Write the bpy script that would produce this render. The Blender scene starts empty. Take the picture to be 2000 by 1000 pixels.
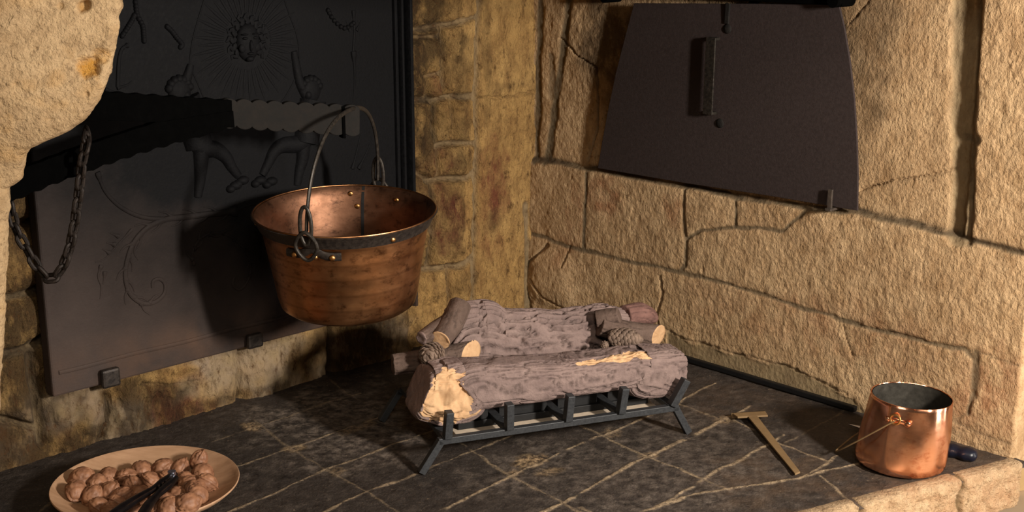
import bpy, bmesh, math, random
import numpy as np
from mathutils import Vector, Matrix

random.seed(7)
RNG = np.random.RandomState(7)
SC = bpy.context.scene
COL = SC.collection
R = math.radians

# ------------------------------------------------------------------ camera, world, lights, exposure
FPX, PITCH, CAMH = 2565.0, R(14.53), 0.95          # focal length for a 2000 px wide frame
cam_d = bpy.data.cameras.new('camera')
cam_d.sensor_width = 36.0
cam_d.lens = 36.0 * FPX / 2000.0
cam_d.clip_start = 0.02
cam = bpy.data.objects.new('camera', cam_d)
cam.location = (0, 0, CAMH)
cam.rotation_euler = (R(90) - PITCH, 0, 0)
COL.objects.link(cam)
SC.camera = cam

SC.view_settings.view_transform = 'Standard'
SC.view_settings.look = 'None'
SC.view_settings.gamma = 1.0
SC.view_settings.use_curve_mapping = False
SC.view_settings.exposure = 0.12

world = bpy.data.worlds.new('world')
SC.world = world
world.use_nodes = True
bg = world.node_tree.nodes['Background']
bg.inputs['Color'].default_value = (1.0, 0.78, 0.55, 1)
bg.inputs['Strength'].default_value = 0.075


def area_lamp(name, loc, target, power, size, col, tall=None):
    d = bpy.data.lights.new(name, 'AREA')
    d.energy = power
    d.shape = 'RECTANGLE' if tall else 'DISK'
    d.size = size
    if tall:
        d.size_y = tall
    d.color = col
    o = bpy.data.objects.new(name, d)
    o.location = loc
    o.rotation_euler = (Vector(target) - Vector(loc)).to_track_quat('-Z', 'Y').to_euler()
    COL.objects.link(o)
    return o


# room lamp to the right in front of the hearth, then two added lights
area_lamp('room_lamp', (1.38, 0.70, 1.0), (0.1, 2.6, 0.25), 72.0, 0.12, (1.0, 0.91, 0.80), 0.24)
area_lamp('side_light', (2.45, 1.72, 0.32), (-0.3, 2.35, 0.3), 13.0, 0.18, (1.0, 0.93, 0.87), 1.30)  # tall low light, added for highlights on the copper
area_lamp('added_fill', (0.3, -0.5, 2.0), (0.1, 2.4, 0.4), 20.0, 0.7, (1.0, 0.88, 0.72))  # soft fill added above the camera to even out both walls

# ------------------------------------------------------------------ frame of the place
CAMP = np.array([0, 0, CAMH])
CORNER = np.array([0.053, 3.114, 0.0])
aL, aR = R(44.2), R(-46.3)
dL = np.array([-math.cos(aL), -math.sin(aL), 0.0])       # along the back wall, away from the corner
nL = np.array([-dL[1], dL[0], 0.0])                        # out of the back wall
dR = np.array([math.cos(aR), math.sin(aR), 0.0])         # along the right wall, away from the corner
nR = np.array([dR[1], -dR[0], 0.0])
UP = np.array([0, 0, 1.0])


def ray(x, y):
    cx, cy = (x - 1000) / FPX, -(y - 500) / FPX
    return np.array([cx, math.cos(PITCH) + cy * math.sin(PITCH), -math.sin(PITCH) + cy * math.cos(PITCH)])


def hit(x, y, p0, n):
    d = ray(x, y)
    return CAMP + d * (np.dot(p0 - CAMP, n) / np.dot(d, n))


def on_floor(x, y, z=0.0):
    return hit(x, y, np.array([0, 0, z]), UP)


def at_y(x, y, Y):
    d = ray(x, y)
    return CAMP + d * (Y / d[1])


def wallL(x, y, off=0.0):
    p = hit(x, y, CORNER + nL * off, nL) - CORNER
    return float(np.dot(p, dL)), float(p[2])


def wallR(x, y, off=0.0):
    p = hit(x, y, CORNER + nR * off, nR) - CORNER
    return float(np.dot(p, dR)), float(p[2])


def PL(u, v, off=0.0):
    return CORNER + dL * u + UP * v + nL * off


def PR(u, v, off=0.0):
    return CORNER + dR * u + UP * v + nR * off


# ------------------------------------------------------------------ numpy noise
def _hash(ix, iy, iz, seed):
    h = (ix.astype(np.int64) * 374761393 + iy.astype(np.int64) * 668265263 + iz.astype(np.int64) * 2147483647 + seed * 974634533)
    h = (h ^ (h >> 13)) * 1274126177
    h = h & 0x7fffffff
    h = (h ^ (h >> 16)) & 0xffff
    return h / 65535.0 * 2 - 1


def noise3(x, y, z, seed=0):
    x, y, z = np.broadcast_arrays(np.asarray(x, float), np.asarray(y, float), np.asarray(z, float))
    ix, iy, iz = np.floor(x), np.floor(y), np.floor(z)
    fx, fy, fz = x - ix, y - iy, z - iz
    fx, fy, fz = [f * f * f * (f * (f * 6 - 15) + 10) for f in (fx, fy, fz)]
    out = 0
    for a in (0, 1):
        wx = fx if a else 1 - fx
        for b in (0, 1):
            wy = fy if b else 1 - fy
            for c in (0, 1):
                wz = fz if c else 1 - fz
                out = out + wx * wy * wz * _hash(ix + a, iy + b, iz + c, seed)
    return out


def noise2(x, y, seed=0):
    x, y = np.broadcast_arrays(np.asarray(x, float), np.asarray(y, float))
    ix, iy = np.floor(x), np.floor(y)
    fx, fy = x - ix, y - iy
    fx, fy = [f * f * f * (f * (f * 6 - 15) + 10) for f in (fx, fy)]
    iz = np.zeros_like(ix)
    return ((1 - fx) * (1 - fy) * _hash(ix, iy, iz, seed) + fx * (1 - fy) * _hash(ix + 1, iy, iz, seed)
            + (1 - fx) * fy * _hash(ix, iy + 1, iz, seed) + fx * fy * _hash(ix + 1, iy + 1, iz, seed))


def fbm2(x, y, oct=4, seed=0):
    a, s, t = 1.0, 0, 0
    for o in range(oct):
        s = s + a * noise2(x * 2 ** o + o * 17.3, y * 2 ** o - o * 9.1, seed + o)
        t += a
        a *= 0.5
    return s / t


def fbm3(x, y, z, oct=4, seed=0):
    a, s, t = 1.0, 0, 0
    for o in range(oct):
        s = s + a * noise3(x * 2 ** o + o * 17.3, y * 2 ** o - o * 9.1, z * 2 ** o + o * 5.7, seed + o)
        t += a
        a *= 0.5
    return s / t


def sstep(a, b, x):
    t = np.clip((x - a) / (b - a), 0, 1)
    return t * t * (3 - 2 * t)


def seg_dist(U, V, pts):
    best = np.full(U.shape, 1e9)
    for (x0, y0), (x1, y1) in zip(pts[:-1], pts[1:]):
        dx, dy = x1 - x0, y1 - y0
        L2 = dx * dx + dy * dy + 1e-12
        t = np.clip(((U - x0) * dx + (V - y0) * dy) / L2, 0, 1)
        best = np.minimum(best, np.hypot(U - x0 - t * dx, V - y0 - t * dy))
    return best


def blob(U, V, c, ru, rv, seed=0, amt=0.5):
    q = np.hypot((U - c[0]) / ru, (V - c[1]) / rv) + amt * fbm2(U * 22, V * 22, 3, seed)
    return 1 - sstep(0.45, 1.15, q)


# ------------------------------------------------------------------ materials
def S(v):                                             # sRGB 0..255 -> linear
    out = []
    for c in v:
        c /= 255.0
        out.append(c / 12.92 if c <= 0.04045 else ((c + 0.055) / 1.055) ** 2.4)
    return tuple(out) + (1.0,)


class NT:
    def __init__(self, name):
        self.m = bpy.data.materials.new(name)
        self.m.use_nodes = True
        self.t = self.m.node_tree
        self.b = self.t.nodes['Principled BSDF']
        self._co = None

    def n(self, kind, **kw):
        nd = self.t.nodes.new(kind)
        for k, v in kw.items():
            setattr(nd, k, v)
        return nd

    def link(self, a, b):
        self.t.links.new(a, b)

    def setin(self, nd, key, v):
        if isinstance(v, bpy.types.NodeSocket):
            self.link(v, nd.inputs[key])
        else:
            nd.inputs[key].default_value = v

    def co(self, scale=(1, 1, 1)):
        if self._co is None:
            self._co = self.n('ShaderNodeTexCoord').outputs['Object']
        mp = self.n('ShaderNodeMapping')
        self.link(self._co, mp.inputs['Vector'])
        mp.inputs['Scale'].default_value = scale
        return mp.outputs['Vector']

    def noise(self, scale, detail=4, rough=0.55, stretch=(1, 1, 1), dist=0.0):
        nd = self.n('ShaderNodeTexNoise')
        self.link(self.co(stretch), nd.inputs['Vector'])
        nd.inputs['Scale'].default_value = scale
        nd.inputs['Detail'].default_value = detail
        nd.inputs['Roughness'].default_value = rough
        nd.inputs['Distortion'].default_value = dist
        return nd.outputs['Fac']

    def voronoi(self, scale, stretch=(1, 1, 1), feature='F1', out='Distance'):
        nd = self.n('ShaderNodeTexVoronoi', feature=feature)
        self.link(self.co(stretch), nd.inputs['Vector'])
        nd.inputs['Scale'].default_value = scale
        return nd.outputs[out]

    def ramp(self, fac, stops):
        nd = self.n('ShaderNodeValToRGB')
        el = nd.color_ramp.elements
        while len(el) < len(stops):
            el.new(0.5)
        for e, (p, c) in zip(el, stops):
            e.position = p
            e.color = c if len(c) == 4 else tuple(c) + (1,)
        self.link(fac, nd.inputs['Fac'])
        return nd.outputs['Color']

    def gray(self, fac, lo, hi, a=0.0, b=1.0):
        nd = self.n('ShaderNodeMapRange')
        nd.clamp = True
        self.link(fac, nd.inputs['Value'])
        for k, v in (('From Min', lo), ('From Max', hi), ('To Min', a), ('To Max', b)):
            nd.inputs[k].default_value = v
        return nd.outputs['Result']

    def mix(self, fac, a, b, mode='MIX'):
        nd = self.n('ShaderNodeMix', data_type='RGBA', blend_type=mode)
        self.setin(nd, 0, fac)
        self.setin(nd, 6, a)
        self.setin(nd, 7, b)
        return nd.outputs[2]

    def math(self, op, a, b=0.0):
        nd = self.n('ShaderNodeMath', operation=op)
        self.setin(nd, 0, a)
        self.setin(nd, 1, b)
        return nd.outputs[0]

    def attr(self, name='mask'):
        nd = self.n('ShaderNodeAttribute', attribute_name=name)
        sp = self.n('ShaderNodeSeparateColor')
        self.link(nd.outputs['Color'], sp.inputs['Color'])
        return sp.outputs[0], sp.outputs[1], sp.outputs[2], nd.outputs['Alpha']

    def bump(self, h, dist=0.002, strength=1.0, prev=None):
        nd = self.n('ShaderNodeBump')
        self.setin(nd, 'Strength', strength)
        nd.inputs['Distance'].default_value = dist
        self.link(h, nd.inputs['Height'])
        if prev is not None:
            self.link(prev, nd.inputs['Normal'])
        return nd.outputs['Normal']

    def out(self, col=None, rough=None, metal=None, normal=None, spec=None):
        for key, v in (('Base Color', col), ('Roughness', rough), ('Metallic', metal), ('Normal', normal), ('Specular IOR Level', spec)):
            if v is not None:
                self.setin(self.b, key, v)
        return self.m


def stone_material(name, cA, cB, cC, mortar, red, bump=1.0, streak=(1, 1, 0.45), grey=None, grime=0.35):
    """mask: R mortar, G soot, B burnt red, A cement-grey patch"""
    k = NT(name)
    mo, so, re, gr = k.attr()
    big = k.noise(7, 4, 0.6)
    mid = k.noise(38, 5, 0.65, streak)
    fine = k.noise(170, 4, 0.6, streak)
    c = k.mix(k.gray(big, 0.35, 0.65), cA, cB)
    c = k.mix(k.gray(mid, 0.42, 0.72, 0, 0.75), c, cC)
    redm = k.math('MULTIPLY', re, k.gray(k.noise(30, 4, 0.6, streak), 0.35, 0.62))
    c = k.mix(redm, c, red)
    c = k.mix(k.gray(fine, 0.52, 0.75, 0, 0.35), c, (cA[0] * 1.35, cA[1] * 1.33, cA[2] * 1.25, 1))
    c = k.mix(gr, c, k.mix(k.gray(k.noise(24, 4), 0.3, 0.7), grey or S((122, 104, 78)), S((150, 130, 98))))
    c = k.mix(mo, c, k.mix(k.gray(k.noise(60, 3), 0.3, 0.7), mortar, (mortar[0] * 0.6, mortar[1] * 0.6, mortar[2] * 0.6, 1)))
    soot_shade_m = k.math('MULTIPLY', so, k.gray(k.noise(26, 5, 0.7, streak), 0.22, 0.52))
    c = k.mix(soot_shade_m, c, S((38, 28, 20)))
    pit = k.gray(k.voronoi(95, streak), 0.10, 0.30, 1, 0)
    pit = k.math('MULTIPLY', pit, k.gray(k.noise(20, 3), 0.45, 0.6))
    c = k.mix(k.math('MULTIPLY', pit, 0.55), c, (cC[0] * .5, cC[1] * .45, cC[2] * .4, 1))
    c = k.mix(k.gray(k.noise(11, 6, 0.72), 0.52, 0.72, 0, 0.35), c, (cC[0] * .75, cC[1] * .72, cC[2] * .7, 1))
    gm = k.gray(k.noise(48, 7, 0.78, streak), 0.54, 0.66, 0, grime)
    c = k.mix(gm, c, (cC[0] * .42, cC[1] * .38, cC[2] * .36, 1))
    h1 = k.noise(190, 4, 0.62, streak)
    h2 = k.voronoi(120, streak)
    st = k.math('SUBTRACT', 0.9, k.math('MULTIPLY', k.math('MAXIMUM', gr, mo), 0.65))
    n1 = k.bump(h1, 0.009 * bump, st)
    n2 = k.bump(h2, 0.0022 * bump, 0.8, n1)
    n2 = k.bump(k.noise(330, 4, 0.7), 0.0022 * bump, 0.8, n2)
    return k.out(c, 0.92, 0.0, n2, 0.2)


MAT = {}
MAT['stone_right'] = stone_material('stone_right_mat', S((178, 148, 112)), S((194, 164, 126)), S((142, 110, 74)), S((114, 99, 77)), S((138, 88, 58)), 0.62, (1, 1, 0.75))
MAT['stone_left'] = stone_material('stone_left_mat', S((170, 134, 82)), S((190, 154, 98)), S((112, 80, 48)), S((142, 122, 92)), S((112, 62, 46)), 1.25, (1, 1, 0.5), S((150, 132, 112)), 0.85)
MAT['stone_corbel'] = stone_material('stone_corbel_mat', S((172, 146, 112)), S((190, 163, 126)), S((142, 116, 84)), S((150, 120, 80)), S((180, 132, 60)), 0.6, (1, 1, 1), None, 0.5)
MAT['stone_edge'] = stone_material('stone_edge_mat', S((190, 162, 128)), S((202, 175, 140)), S((158, 128, 94)), S((120, 98, 70)), S((170, 110, 70)), 1.0, (1, 1, 1))


def floor_material():
    k = NT('hearth_tile_mat')
    mo, dust, warm, chip = k.attr()
    big = k.noise(5.5, 5, 0.65)
    mid = k.noise(34, 6, 0.68)
    spots = k.noise(110, 3, 0.6)
    c = k.mix(k.gray(big, 0.30, 0.70), S((40, 35, 32)), S((58, 50, 45)))
    c = k.mix(k.gray(mid, 0.52, 0.76, 0, 0.7), c, S((88, 77, 68)))
    c = k.mix(k.gray(mid, 0.30, 0.44, 1, 0), c, S((24, 20, 19)))
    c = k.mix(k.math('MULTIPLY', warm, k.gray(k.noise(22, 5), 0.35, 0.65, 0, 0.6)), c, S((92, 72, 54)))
    c = k.mix(k.math('MULTIPLY', dust, k.gray(k.noise(46, 5, 0.7), 0.42, 0.66)), c, S((142, 128, 116)))
    c = k.mix(k.gray(spots, 0.68, 0.76), c, S((130, 112, 92)))
    c = k.mix(chip, c, k.mix(k.gray(k.noise(90, 4, 0.7), 0.4, 0.6), S((60, 48, 38)), S((168, 142, 108))))
    mm = k.math('MULTIPLY', mo, k.gray(k.noise(120, 5, 0.75), 0.36, 0.52, 0.15, 1))
    c = k.mix(mm, c, k.mix(k.gray(k.noise(130, 3), 0.35, 0.65), S((128, 110, 88)), S((176, 154, 124))))
    grit = k.noise(190, 5, 0.75)
    c = k.mix(k.gray(grit, 0.56, 0.72, 0, 0.5), c, S((112, 98, 84)))
    c = k.mix(k.gray(grit, 0.28, 0.42, 0.6, 0), c, S((18, 15, 14)))
    n1 = k.bump(k.noise(60, 6, 0.7), 0.006, 0.7)
    n2 = k.bump(k.noise(260, 3, 0.6), 0.0012, 0.8, n1)
    rg = k.gray(mid, 0.3, 0.7, 0.55, 0.85)
    return k.out(c, rg, 0.0, n2, 0.35)


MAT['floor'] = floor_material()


def iron_material(name, base, hi, rough=0.6, metal=0.35, bump=0.0012, scale=90, dust=None, dustfn=None, spec=0.4):
    k = NT(name)
    n = k.noise(scale, 5, 0.65)
    c = k.mix(k.gray(n, 0.35, 0.7), base, hi)
    if dust is not None:
        sx = k.n('ShaderNodeSeparateXYZ')
        k.link(k.co(), sx.inputs[0])
        c = dustfn(k, sx, c, dust)
    nn = k.bump(k.noise(scale * 1.6, 5, 0.7), bump, 0.8)
    return k.out(c, k.gray(n, 0.3, 0.7, rough - 0.1, rough + 0.12), metal, nn, spec)


def fireback_dust(k, sx, c, dust):
    # object space of the plate: x = along the wall from the corner, z = height; ash-brown low and at the outer side, sooty above
    xx = k.math('ADD', sx.outputs['X'], 0.83)
    zz = k.math('ADD', sx.outputs['Z'], 0.118)
    a = k.math('MULTIPLY', xx, 0.62)
    b = k.math('MULTIPLY', zz, -1.25)
    f = k.math('ADD', a, b)
    f = k.math('ADD', f, k.math('MULTIPLY', k.noise(9, 4, 0.6), 0.35))
    m = k.gray(f, 0.22, 0.74)
    c = k.mix(m, c, dust)
    rust = k.math('MULTIPLY', k.gray(zz, 0.155, 0.225, 1, 0), k.gray(k.noise(12, 4), 0.4, 0.7))
    return k.mix(rust, c, S((84, 66, 56)))


MAT['fireback'] = iron_material('fireback_iron', S((11, 11, 13)), S((18, 18, 20)), 0.68, 0.0, 0.0012, 120, S((70, 60, 56)), fireback_dust, 0.12)
MAT['iron_black_shaded'] = iron_material('wrought_iron_black_shaded', S((3, 3, 3)), S((6, 6, 6)), 0.95, 0.0, 0.0006, 70, spec=0.02)  # blackened to paint shade on the crane root and brace; black rail shares it
MAT['iron_grey'] = iron_material('wrought_iron_grey', S((24, 23, 22)), S((36, 33, 31)), 0.8, 0.0, 0.0014, 60, spec=0.12)
MAT['iron_bail'] = iron_material('worn_iron', S((44, 41, 38)), S((70, 64, 58)), 0.42, 0.6, 0.0004, 160)
MAT['iron_band'] = iron_material('band_iron', S((42, 37, 35)), S((70, 62, 56)), 0.5, 0.5, 0.0005, 120)
MAT['door_iron'] = iron_material('oven_door_iron', S((48, 40, 39)), S((57, 48, 47)), 0.75, 0.0, 0.0006, 160, spec=0.2)
MAT['grate'] = iron_material('painted_black_steel', S((46, 47, 50)), S((58, 60, 62)), 0.5, 0.2, 0.0002, 240)
MAT['chain'] = iron_material('rusted_chain_iron', S((28, 24, 22)), S((52, 43, 38)), 0.55, 0.5, 0.0008, 180)


def copper_material(name, lo, hi, stain, rough0, rough1, bump=0.0006, bands=False, dent=None):
    k = NT(name)
    n = k.noise(14, 5, 0.65, (1, 1, 2.2))
    c = k.mix(k.gray(n, 0.32, 0.68), lo, hi)
    st = k.gray(k.noise(42, 5, 0.72, (1, 1, 1.6)), 0.52, 0.70)
    c = k.mix(st, c, stain)
    nrm = k.bump(k.noise(55, 3, 0.5), bump, 0.5)
    if bands:
        sx = k.n('ShaderNodeSeparateXYZ')
        k.link(k.co(), sx.inputs[0])
        w = k.math('SINE', k.math('MULTIPLY', sx.outputs['Z'], 210.0))
        nrm = k.bump(w, 0.0003, 0.4, nrm)
        c = k.mix(k.gray(w, 0.75, 1.0, 0, 0.3), c, stain)
    if dent:
        nrm = k.bump(k.noise(dent, 1, 0.4, (1, 1, 0.28)), 0.04, 0.9, nrm)
    r = k.gray(k.noise(30, 4), 0.3, 0.7, rough0, rough1)
    return k.out(c, r, 1.0, nrm)


MAT['copper_old'] = copper_material('aged_copper', S((172, 120, 80)), S((202, 150, 106)), S((112, 74, 48)), 0.28, 0.42, 0.0008, True)
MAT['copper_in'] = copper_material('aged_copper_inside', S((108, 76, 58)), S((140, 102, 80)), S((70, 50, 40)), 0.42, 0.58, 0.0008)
MAT['copper_new'] = copper_material('polished_copper', S((232, 170, 138)), S((240, 184, 152)), S((200, 128, 96)), 0.16, 0.27, 0.0003, False, 15)
MAT['tin_in'] = iron_material('tinned_inside', S((56, 53, 48)), S((78, 74, 67)), 0.5, 0.4, 0.0004, 60)
MAT['brass'] = copper_material('brass_rivet', S((190, 140, 84)), S((214, 164, 104)), S((120, 84, 50)), 0.3, 0.4)


def bark_material(name, a, b, dark):
    k = NT(name)
    n = k.noise(30, 5, 0.65)
    c = k.mix(k.gray(n, 0.35, 0.65), a, b)
    rr, gg, bb, al = k.attr()
    c = k.mix(k.math('MULTIPLY', rr, 0.6), c, dark)
    nn = k.bump(k.noise(120, 5, 0.7), 0.004, 0.8)
    return k.out(c, 0.85, 0.0, nn, 0.25)


MAT['bark'] = bark_material('log_bark', S((118, 100, 96)), S((140, 120, 114)), S((54, 44, 41)))
MAT['bark_dark'] = bark_material('log_bark_dark', S((84, 68, 60)), S((106, 88, 79)), S((46, 36, 33)))
MAT['bark_red'] = bark_material('log_bark_red', S((112, 82, 76)), S((134, 100, 92)), S((60, 44, 42)))


def pale_wood():
    k = NT('split_pale_wood')
    c = k.mix(k.gray(k.noise(40, 4, 0.6), 0.35, 0.65), S((188, 150, 112)), S((204, 167, 128)))
    c = k.mix(k.gray(k.noise(70, 5, 0.7), 0.58, 0.72), c, S((160, 112, 72)))
    nn = k.bump(k.noise(90, 4), 0.002, 0.6)
    return k.out(c, 0.8, 0.0, nn, 0.25)


MAT['pale'] = pale_wood()


def simple(name, a, b, scale, rough, metal=0.0, bump=0.0005, stretch=(1, 1, 1)):
    k = NT(name)
    c = k.mix(k.gray(k.noise(scale, 4, 0.6, stretch), 0.35, 0.65), a, b)
    nn = k.bump(k.noise(scale * 2, 4, 0.6, stretch), bump, 0.6)
    return k.out(c, rough, metal, nn, 0.4)


MAT['cone'] = simple('pine_cone_scales', S((92, 76, 66)), S((128, 108, 94)), 60, 0.8)
MAT['walnut'] = simple('walnut_shell', S((120, 82, 60)), S((156, 111, 82)), 55, 0.55, 0.0, 0.0015)
MAT['plate'] = simple('turned_wood', S((164, 128, 98)), S((184, 147, 116)), 14, 0.55, 0.0, 0.0004, (1, 5, 5))
MAT['tool'] = simple('tan_strap', S((118, 94, 64)), S((128, 104, 72)), 40, 0.65, 0.1)
MAT['blade'] = simple('steel_blade', S((190, 196, 220)), S((205, 210, 230)), 40, 0.25, 1.0)
MAT['knife_handle'] = simple('navy_handle', S((12, 15, 27)), S((16, 20, 34)), 40, 0.36)
MAT['nutcracker'] = simple('dark_steel', S((22, 19, 21)), S((34, 30, 31)), 60, 0.32, 0.6)
MAT['tray'] = simple('tray_black', S((18, 18, 19)), S((24, 24, 25)), 60, 0.6, 0.1)
MAT['fibre'] = simple('pale_fibre', S((196, 178, 158)), S((210, 192, 170)), 60, 0.9)
MAT['bolt'] = simple('bolt_iron', S((78, 70, 64)), S((100, 90, 82)), 80, 0.5, 0.6)
MAT['post'] = simple('black_frame', S((12, 12, 13)), S((18, 18, 19)), 40, 0.5)
MAT['room_floor'] = simple('pale_flagstone', S((186, 162, 134)), S((208, 184, 154)), 3, 0.8, 0.0, 0.002)
MAT['plaster'] = simple('outer_plaster', S((190, 158, 112)), S((204, 172, 124)), 12, 0.9)


# ------------------------------------------------------------------ mesh helpers
def link(name, me, mat=None, parent=None, smooth=True):
    if mat is not None:
        me.materials.append(mat)
    if smooth:
        me.polygons.foreach_set('use_smooth', [True] * len(me.polygons))
    o = bpy.data.objects.new(name, me)
    COL.objects.link(o)
    if parent is not None:
        o.parent = parent
    return o


MW = {}


class MB:
    def __init__(self):
        self.v, self.f = [], []

    def add(self, vs, fs):
        b = len(self.v)
        self.v += [tuple(float(c) for c in p) for p in vs]
        self.f += [tuple(i + b for i in f) for f in fs]

    def box8(self, p):                                # 4 bottom + 4 top corners
        self.add(p, [(0, 3, 2, 1), (4, 5, 6, 7), (0, 1, 5, 4), (1, 2, 6, 5), (2, 3, 7, 6), (3, 0, 4, 7)])

    def box(self, o, ax, ay, az):                     # origin corner and three edge vectors
        o, ax, ay, az = [np.asarray(q, float) for q in (o, ax, ay, az)]
        self.box8([o, o + ax, o + ax + ay, o + ay, o + az, o + ax + az, o + ax + ay + az, o + ay + az])

    def bar(self, a, b, w, h, up=(0, 0, 1)):           # straight bar of w x h between two points
        a, b, up = [np.asarray(q, float) for q in (a, b, up)]
        d = (b - a) / np.linalg.norm(b - a)
        s = np.cross(d, up)
        if np.linalg.norm(s) < 1e-6:
            s = np.cross(d, np.array([1.0, 0, 0]))
        s /= np.linalg.norm(s)
        t = np.cross(s, d)
        self.box(a - s * w / 2 - t * h / 2, b - a, s * w, t * h)

    def tube(self, path, rad, n=12, cap=True, flat=None, flatk=1.0):
        P = [np.asarray(p, float) for p in path]
        m = len(P)
        rad = [rad] * m if np.isscalar(rad) else list(rad)
        T = []
        for i in range(m):
            t = P[min(i + 1, m - 1)] - P[max(i - 1, 0)]
            T.append(t / (np.linalg.norm(t) + 1e-12))
        ref = np.array([0, 0, 1.0]) if abs(T[0][2]) < 0.9 else np.array([1.0, 0, 0])
        if flat is not None:
            ref = np.asarray(flat, float)
        a = np.cross(T[0], ref)
        a /= np.linalg.norm(a)
        vs, fs = [], []
        for i in range(m):
            if flat is not None:
                q = np.cross(T[i], ref)
                if np.linalg.norm(q) > 1e-6:
                    a = q / np.linalg.norm(q)
            else:
                a = a - T[i] * np.dot(a, T[i])
                a /= np.linalg.norm(a)
            b = np.cross(a, T[i]) if flat is not None else np.cross(T[i], a)
            for j in range(n):
                th = 2 * math.pi * j / n
                vs.append(P[i] + a * math.cos(th) * rad[i] + b * math.sin(th) * rad[i] * flatk)
        for i in range(m - 1):
            for j in range(n):
                fs.append((i * n + j, i * n + (j + 1) % n, (i + 1) * n + (j + 1) % n, (i + 1) * n + j))
        if cap:
            fs.append(tuple(range(n))[::-1])
            fs.append(tuple((m - 1) * n + j for j in range(n)))
        self.add(vs, fs)

    def ring(self, c, ax, ay, Rr, r, n=32, k=8, squash=1.0):    # closed torus in the plane (ax, ay)
        c, ax, ay = [np.asarray(q, float) for q in (c, ax, ay)]
        az = np.cross(ax, ay)
        vs, fs = [], []
        for i in range(n):
            t = 2 * math.pi * i / n
            d = ax * math.cos(t) + ay * math.sin(t) * squash
            cc = c + d * Rr
            dn = d / np.linalg.norm(d)
            for j in range(k):
                s = 2 * math.pi * j / k
                vs.append(cc + dn * r * math.cos(s) + az * r * math.sin(s))
        for i in range(n):
            for j in range(k):
                fs.append((i * k + j, ((i + 1) % n) * k + j, ((i + 1) % n) * k + (j + 1) % k, i * k + (j + 1) % k))
        self.add(vs, fs)

    def lathe(self, prof, n=64, c=(0, 0, 0), close_a=False, close_b=False):
        vs, fs = [], []
        for (r, z) in prof:
            for j in range(n):
                t = 2 * math.pi * j / n
                vs.append((c[0] + r * math.cos(t), c[1] + r * math.sin(t), c[2] + z))
        m = len(prof)
        for i in range(m - 1):
            for j in range(n):
                fs.append((i * n + j, i * n + (j + 1) % n, (i + 1) * n + (j + 1) % n, (i + 1) * n + j))
        if close_a:
            fs.append(tuple(range(n))[::-1])
        if close_b:
            fs.append(tuple((m - 1) * n + j for j in range(n)))
        self.add(vs, fs)

    def ball(self, c, ax, ay, az, n=14, m=10):
        c, ax, ay, az = [np.asarray(q, float) for q in (c, ax, ay, az)]
        vs, fs = [c + az], []
        for i in range(1, m):
            p = math.pi * i / m
            for j in range(n):
                t = 2 * math.pi * j / n
                vs.append(c + az * math.cos(p) + (ax * math.cos(t) + ay * math.sin(t)) * math.sin(p))
        vs.append(c - az)
        for j in range(n):
            fs.append((0, 1 + j, 1 + (j + 1) % n))
        for i in range(m - 2):
            for j in range(n):
                a = 1 + i * n
                fs.append((a + j, a + n + j, a + n + (j + 1) % n, a + (j + 1) % n))
        e = len(vs) - 1
        a = 1 + (m - 2) * n
        for j in range(n):
            fs.append((a + j, e, a + (j + 1) % n))
        self.add(vs, fs)

    def prism(self, pts, ext):                        # planar outline (3-D points) pushed along ext
        ext = np.asarray(ext, float)
        n = len(pts)
        vs = [np.asarray(p, float) for p in pts]
        vs = vs + [p + ext for p in vs]
        fs = [tuple(range(n))[::-1], tuple(range(n, 2 * n))]
        for i in range(n):
            fs.append((i, (i + 1) % n, n + (i + 1) % n, n + i))
        self.add(vs, fs)

    def build(self, name, mat, parent=None, smooth=True, bevel=0.0, origin=None, angle=35, local=False):
        me = bpy.data.meshes.new(name)
        v = self.v
        if parent is not None and not local:           # world points -> the parent's own frame
            Mi = MW[parent.name].inverted()
            v = [tuple(Mi @ Vector(p)) for p in v]
        if origin is not None:
            o0 = np.asarray(origin, float)
            v = [tuple(np.asarray(p) - o0) for p in v]
        me.from_pydata(v, [], self.f)
        bm = bmesh.new()
        bm.from_mesh(me)
        bmesh.ops.recalc_face_normals(bm, faces=bm.faces)
        bm.to_mesh(me)
        bm.free()
        me.update()
        o = link(name, me, mat, parent, smooth)
        if smooth:
            try:
                me.set_sharp_from_angle(angle=R(angle))
            except Exception:
                pass
        if origin is not None:
            o.location = tuple(origin)
        MW[o.name] = MW[parent.name].copy() if parent is not None else Matrix.Translation(o.location)
        if bevel:
            b = o.modifiers.new('bevel', 'BEVEL')
            b.width = bevel
            b.segments = 2
            b.limit_method = 'ANGLE'
        return o


def tag(o, label, cat, group=None):
    o['label'] = label
    o['category'] = cat
    if group:
        o['group'] = group
    return o


def thing(name, loc, label, cat, group=None, rot=(0, 0, 0)):
    o = bpy.data.objects.new(name, None)
    o.empty_display_size = 0.05
    o.location = tuple(loc)
    o.rotation_euler = rot
    COL.objects.link(o)
    from mathutils import Euler
    MW[o.name] = Matrix.Translation(o.location) @ Euler(rot).to_matrix().to_4x4()
    return tag(o, label, cat, group)


def copy_tree(o, parent=None):
    c = o.copy()
    COL.objects.link(c)
    c.parent = parent
    for ch in o.children:
        copy_tree(ch, c)
    return c


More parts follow.
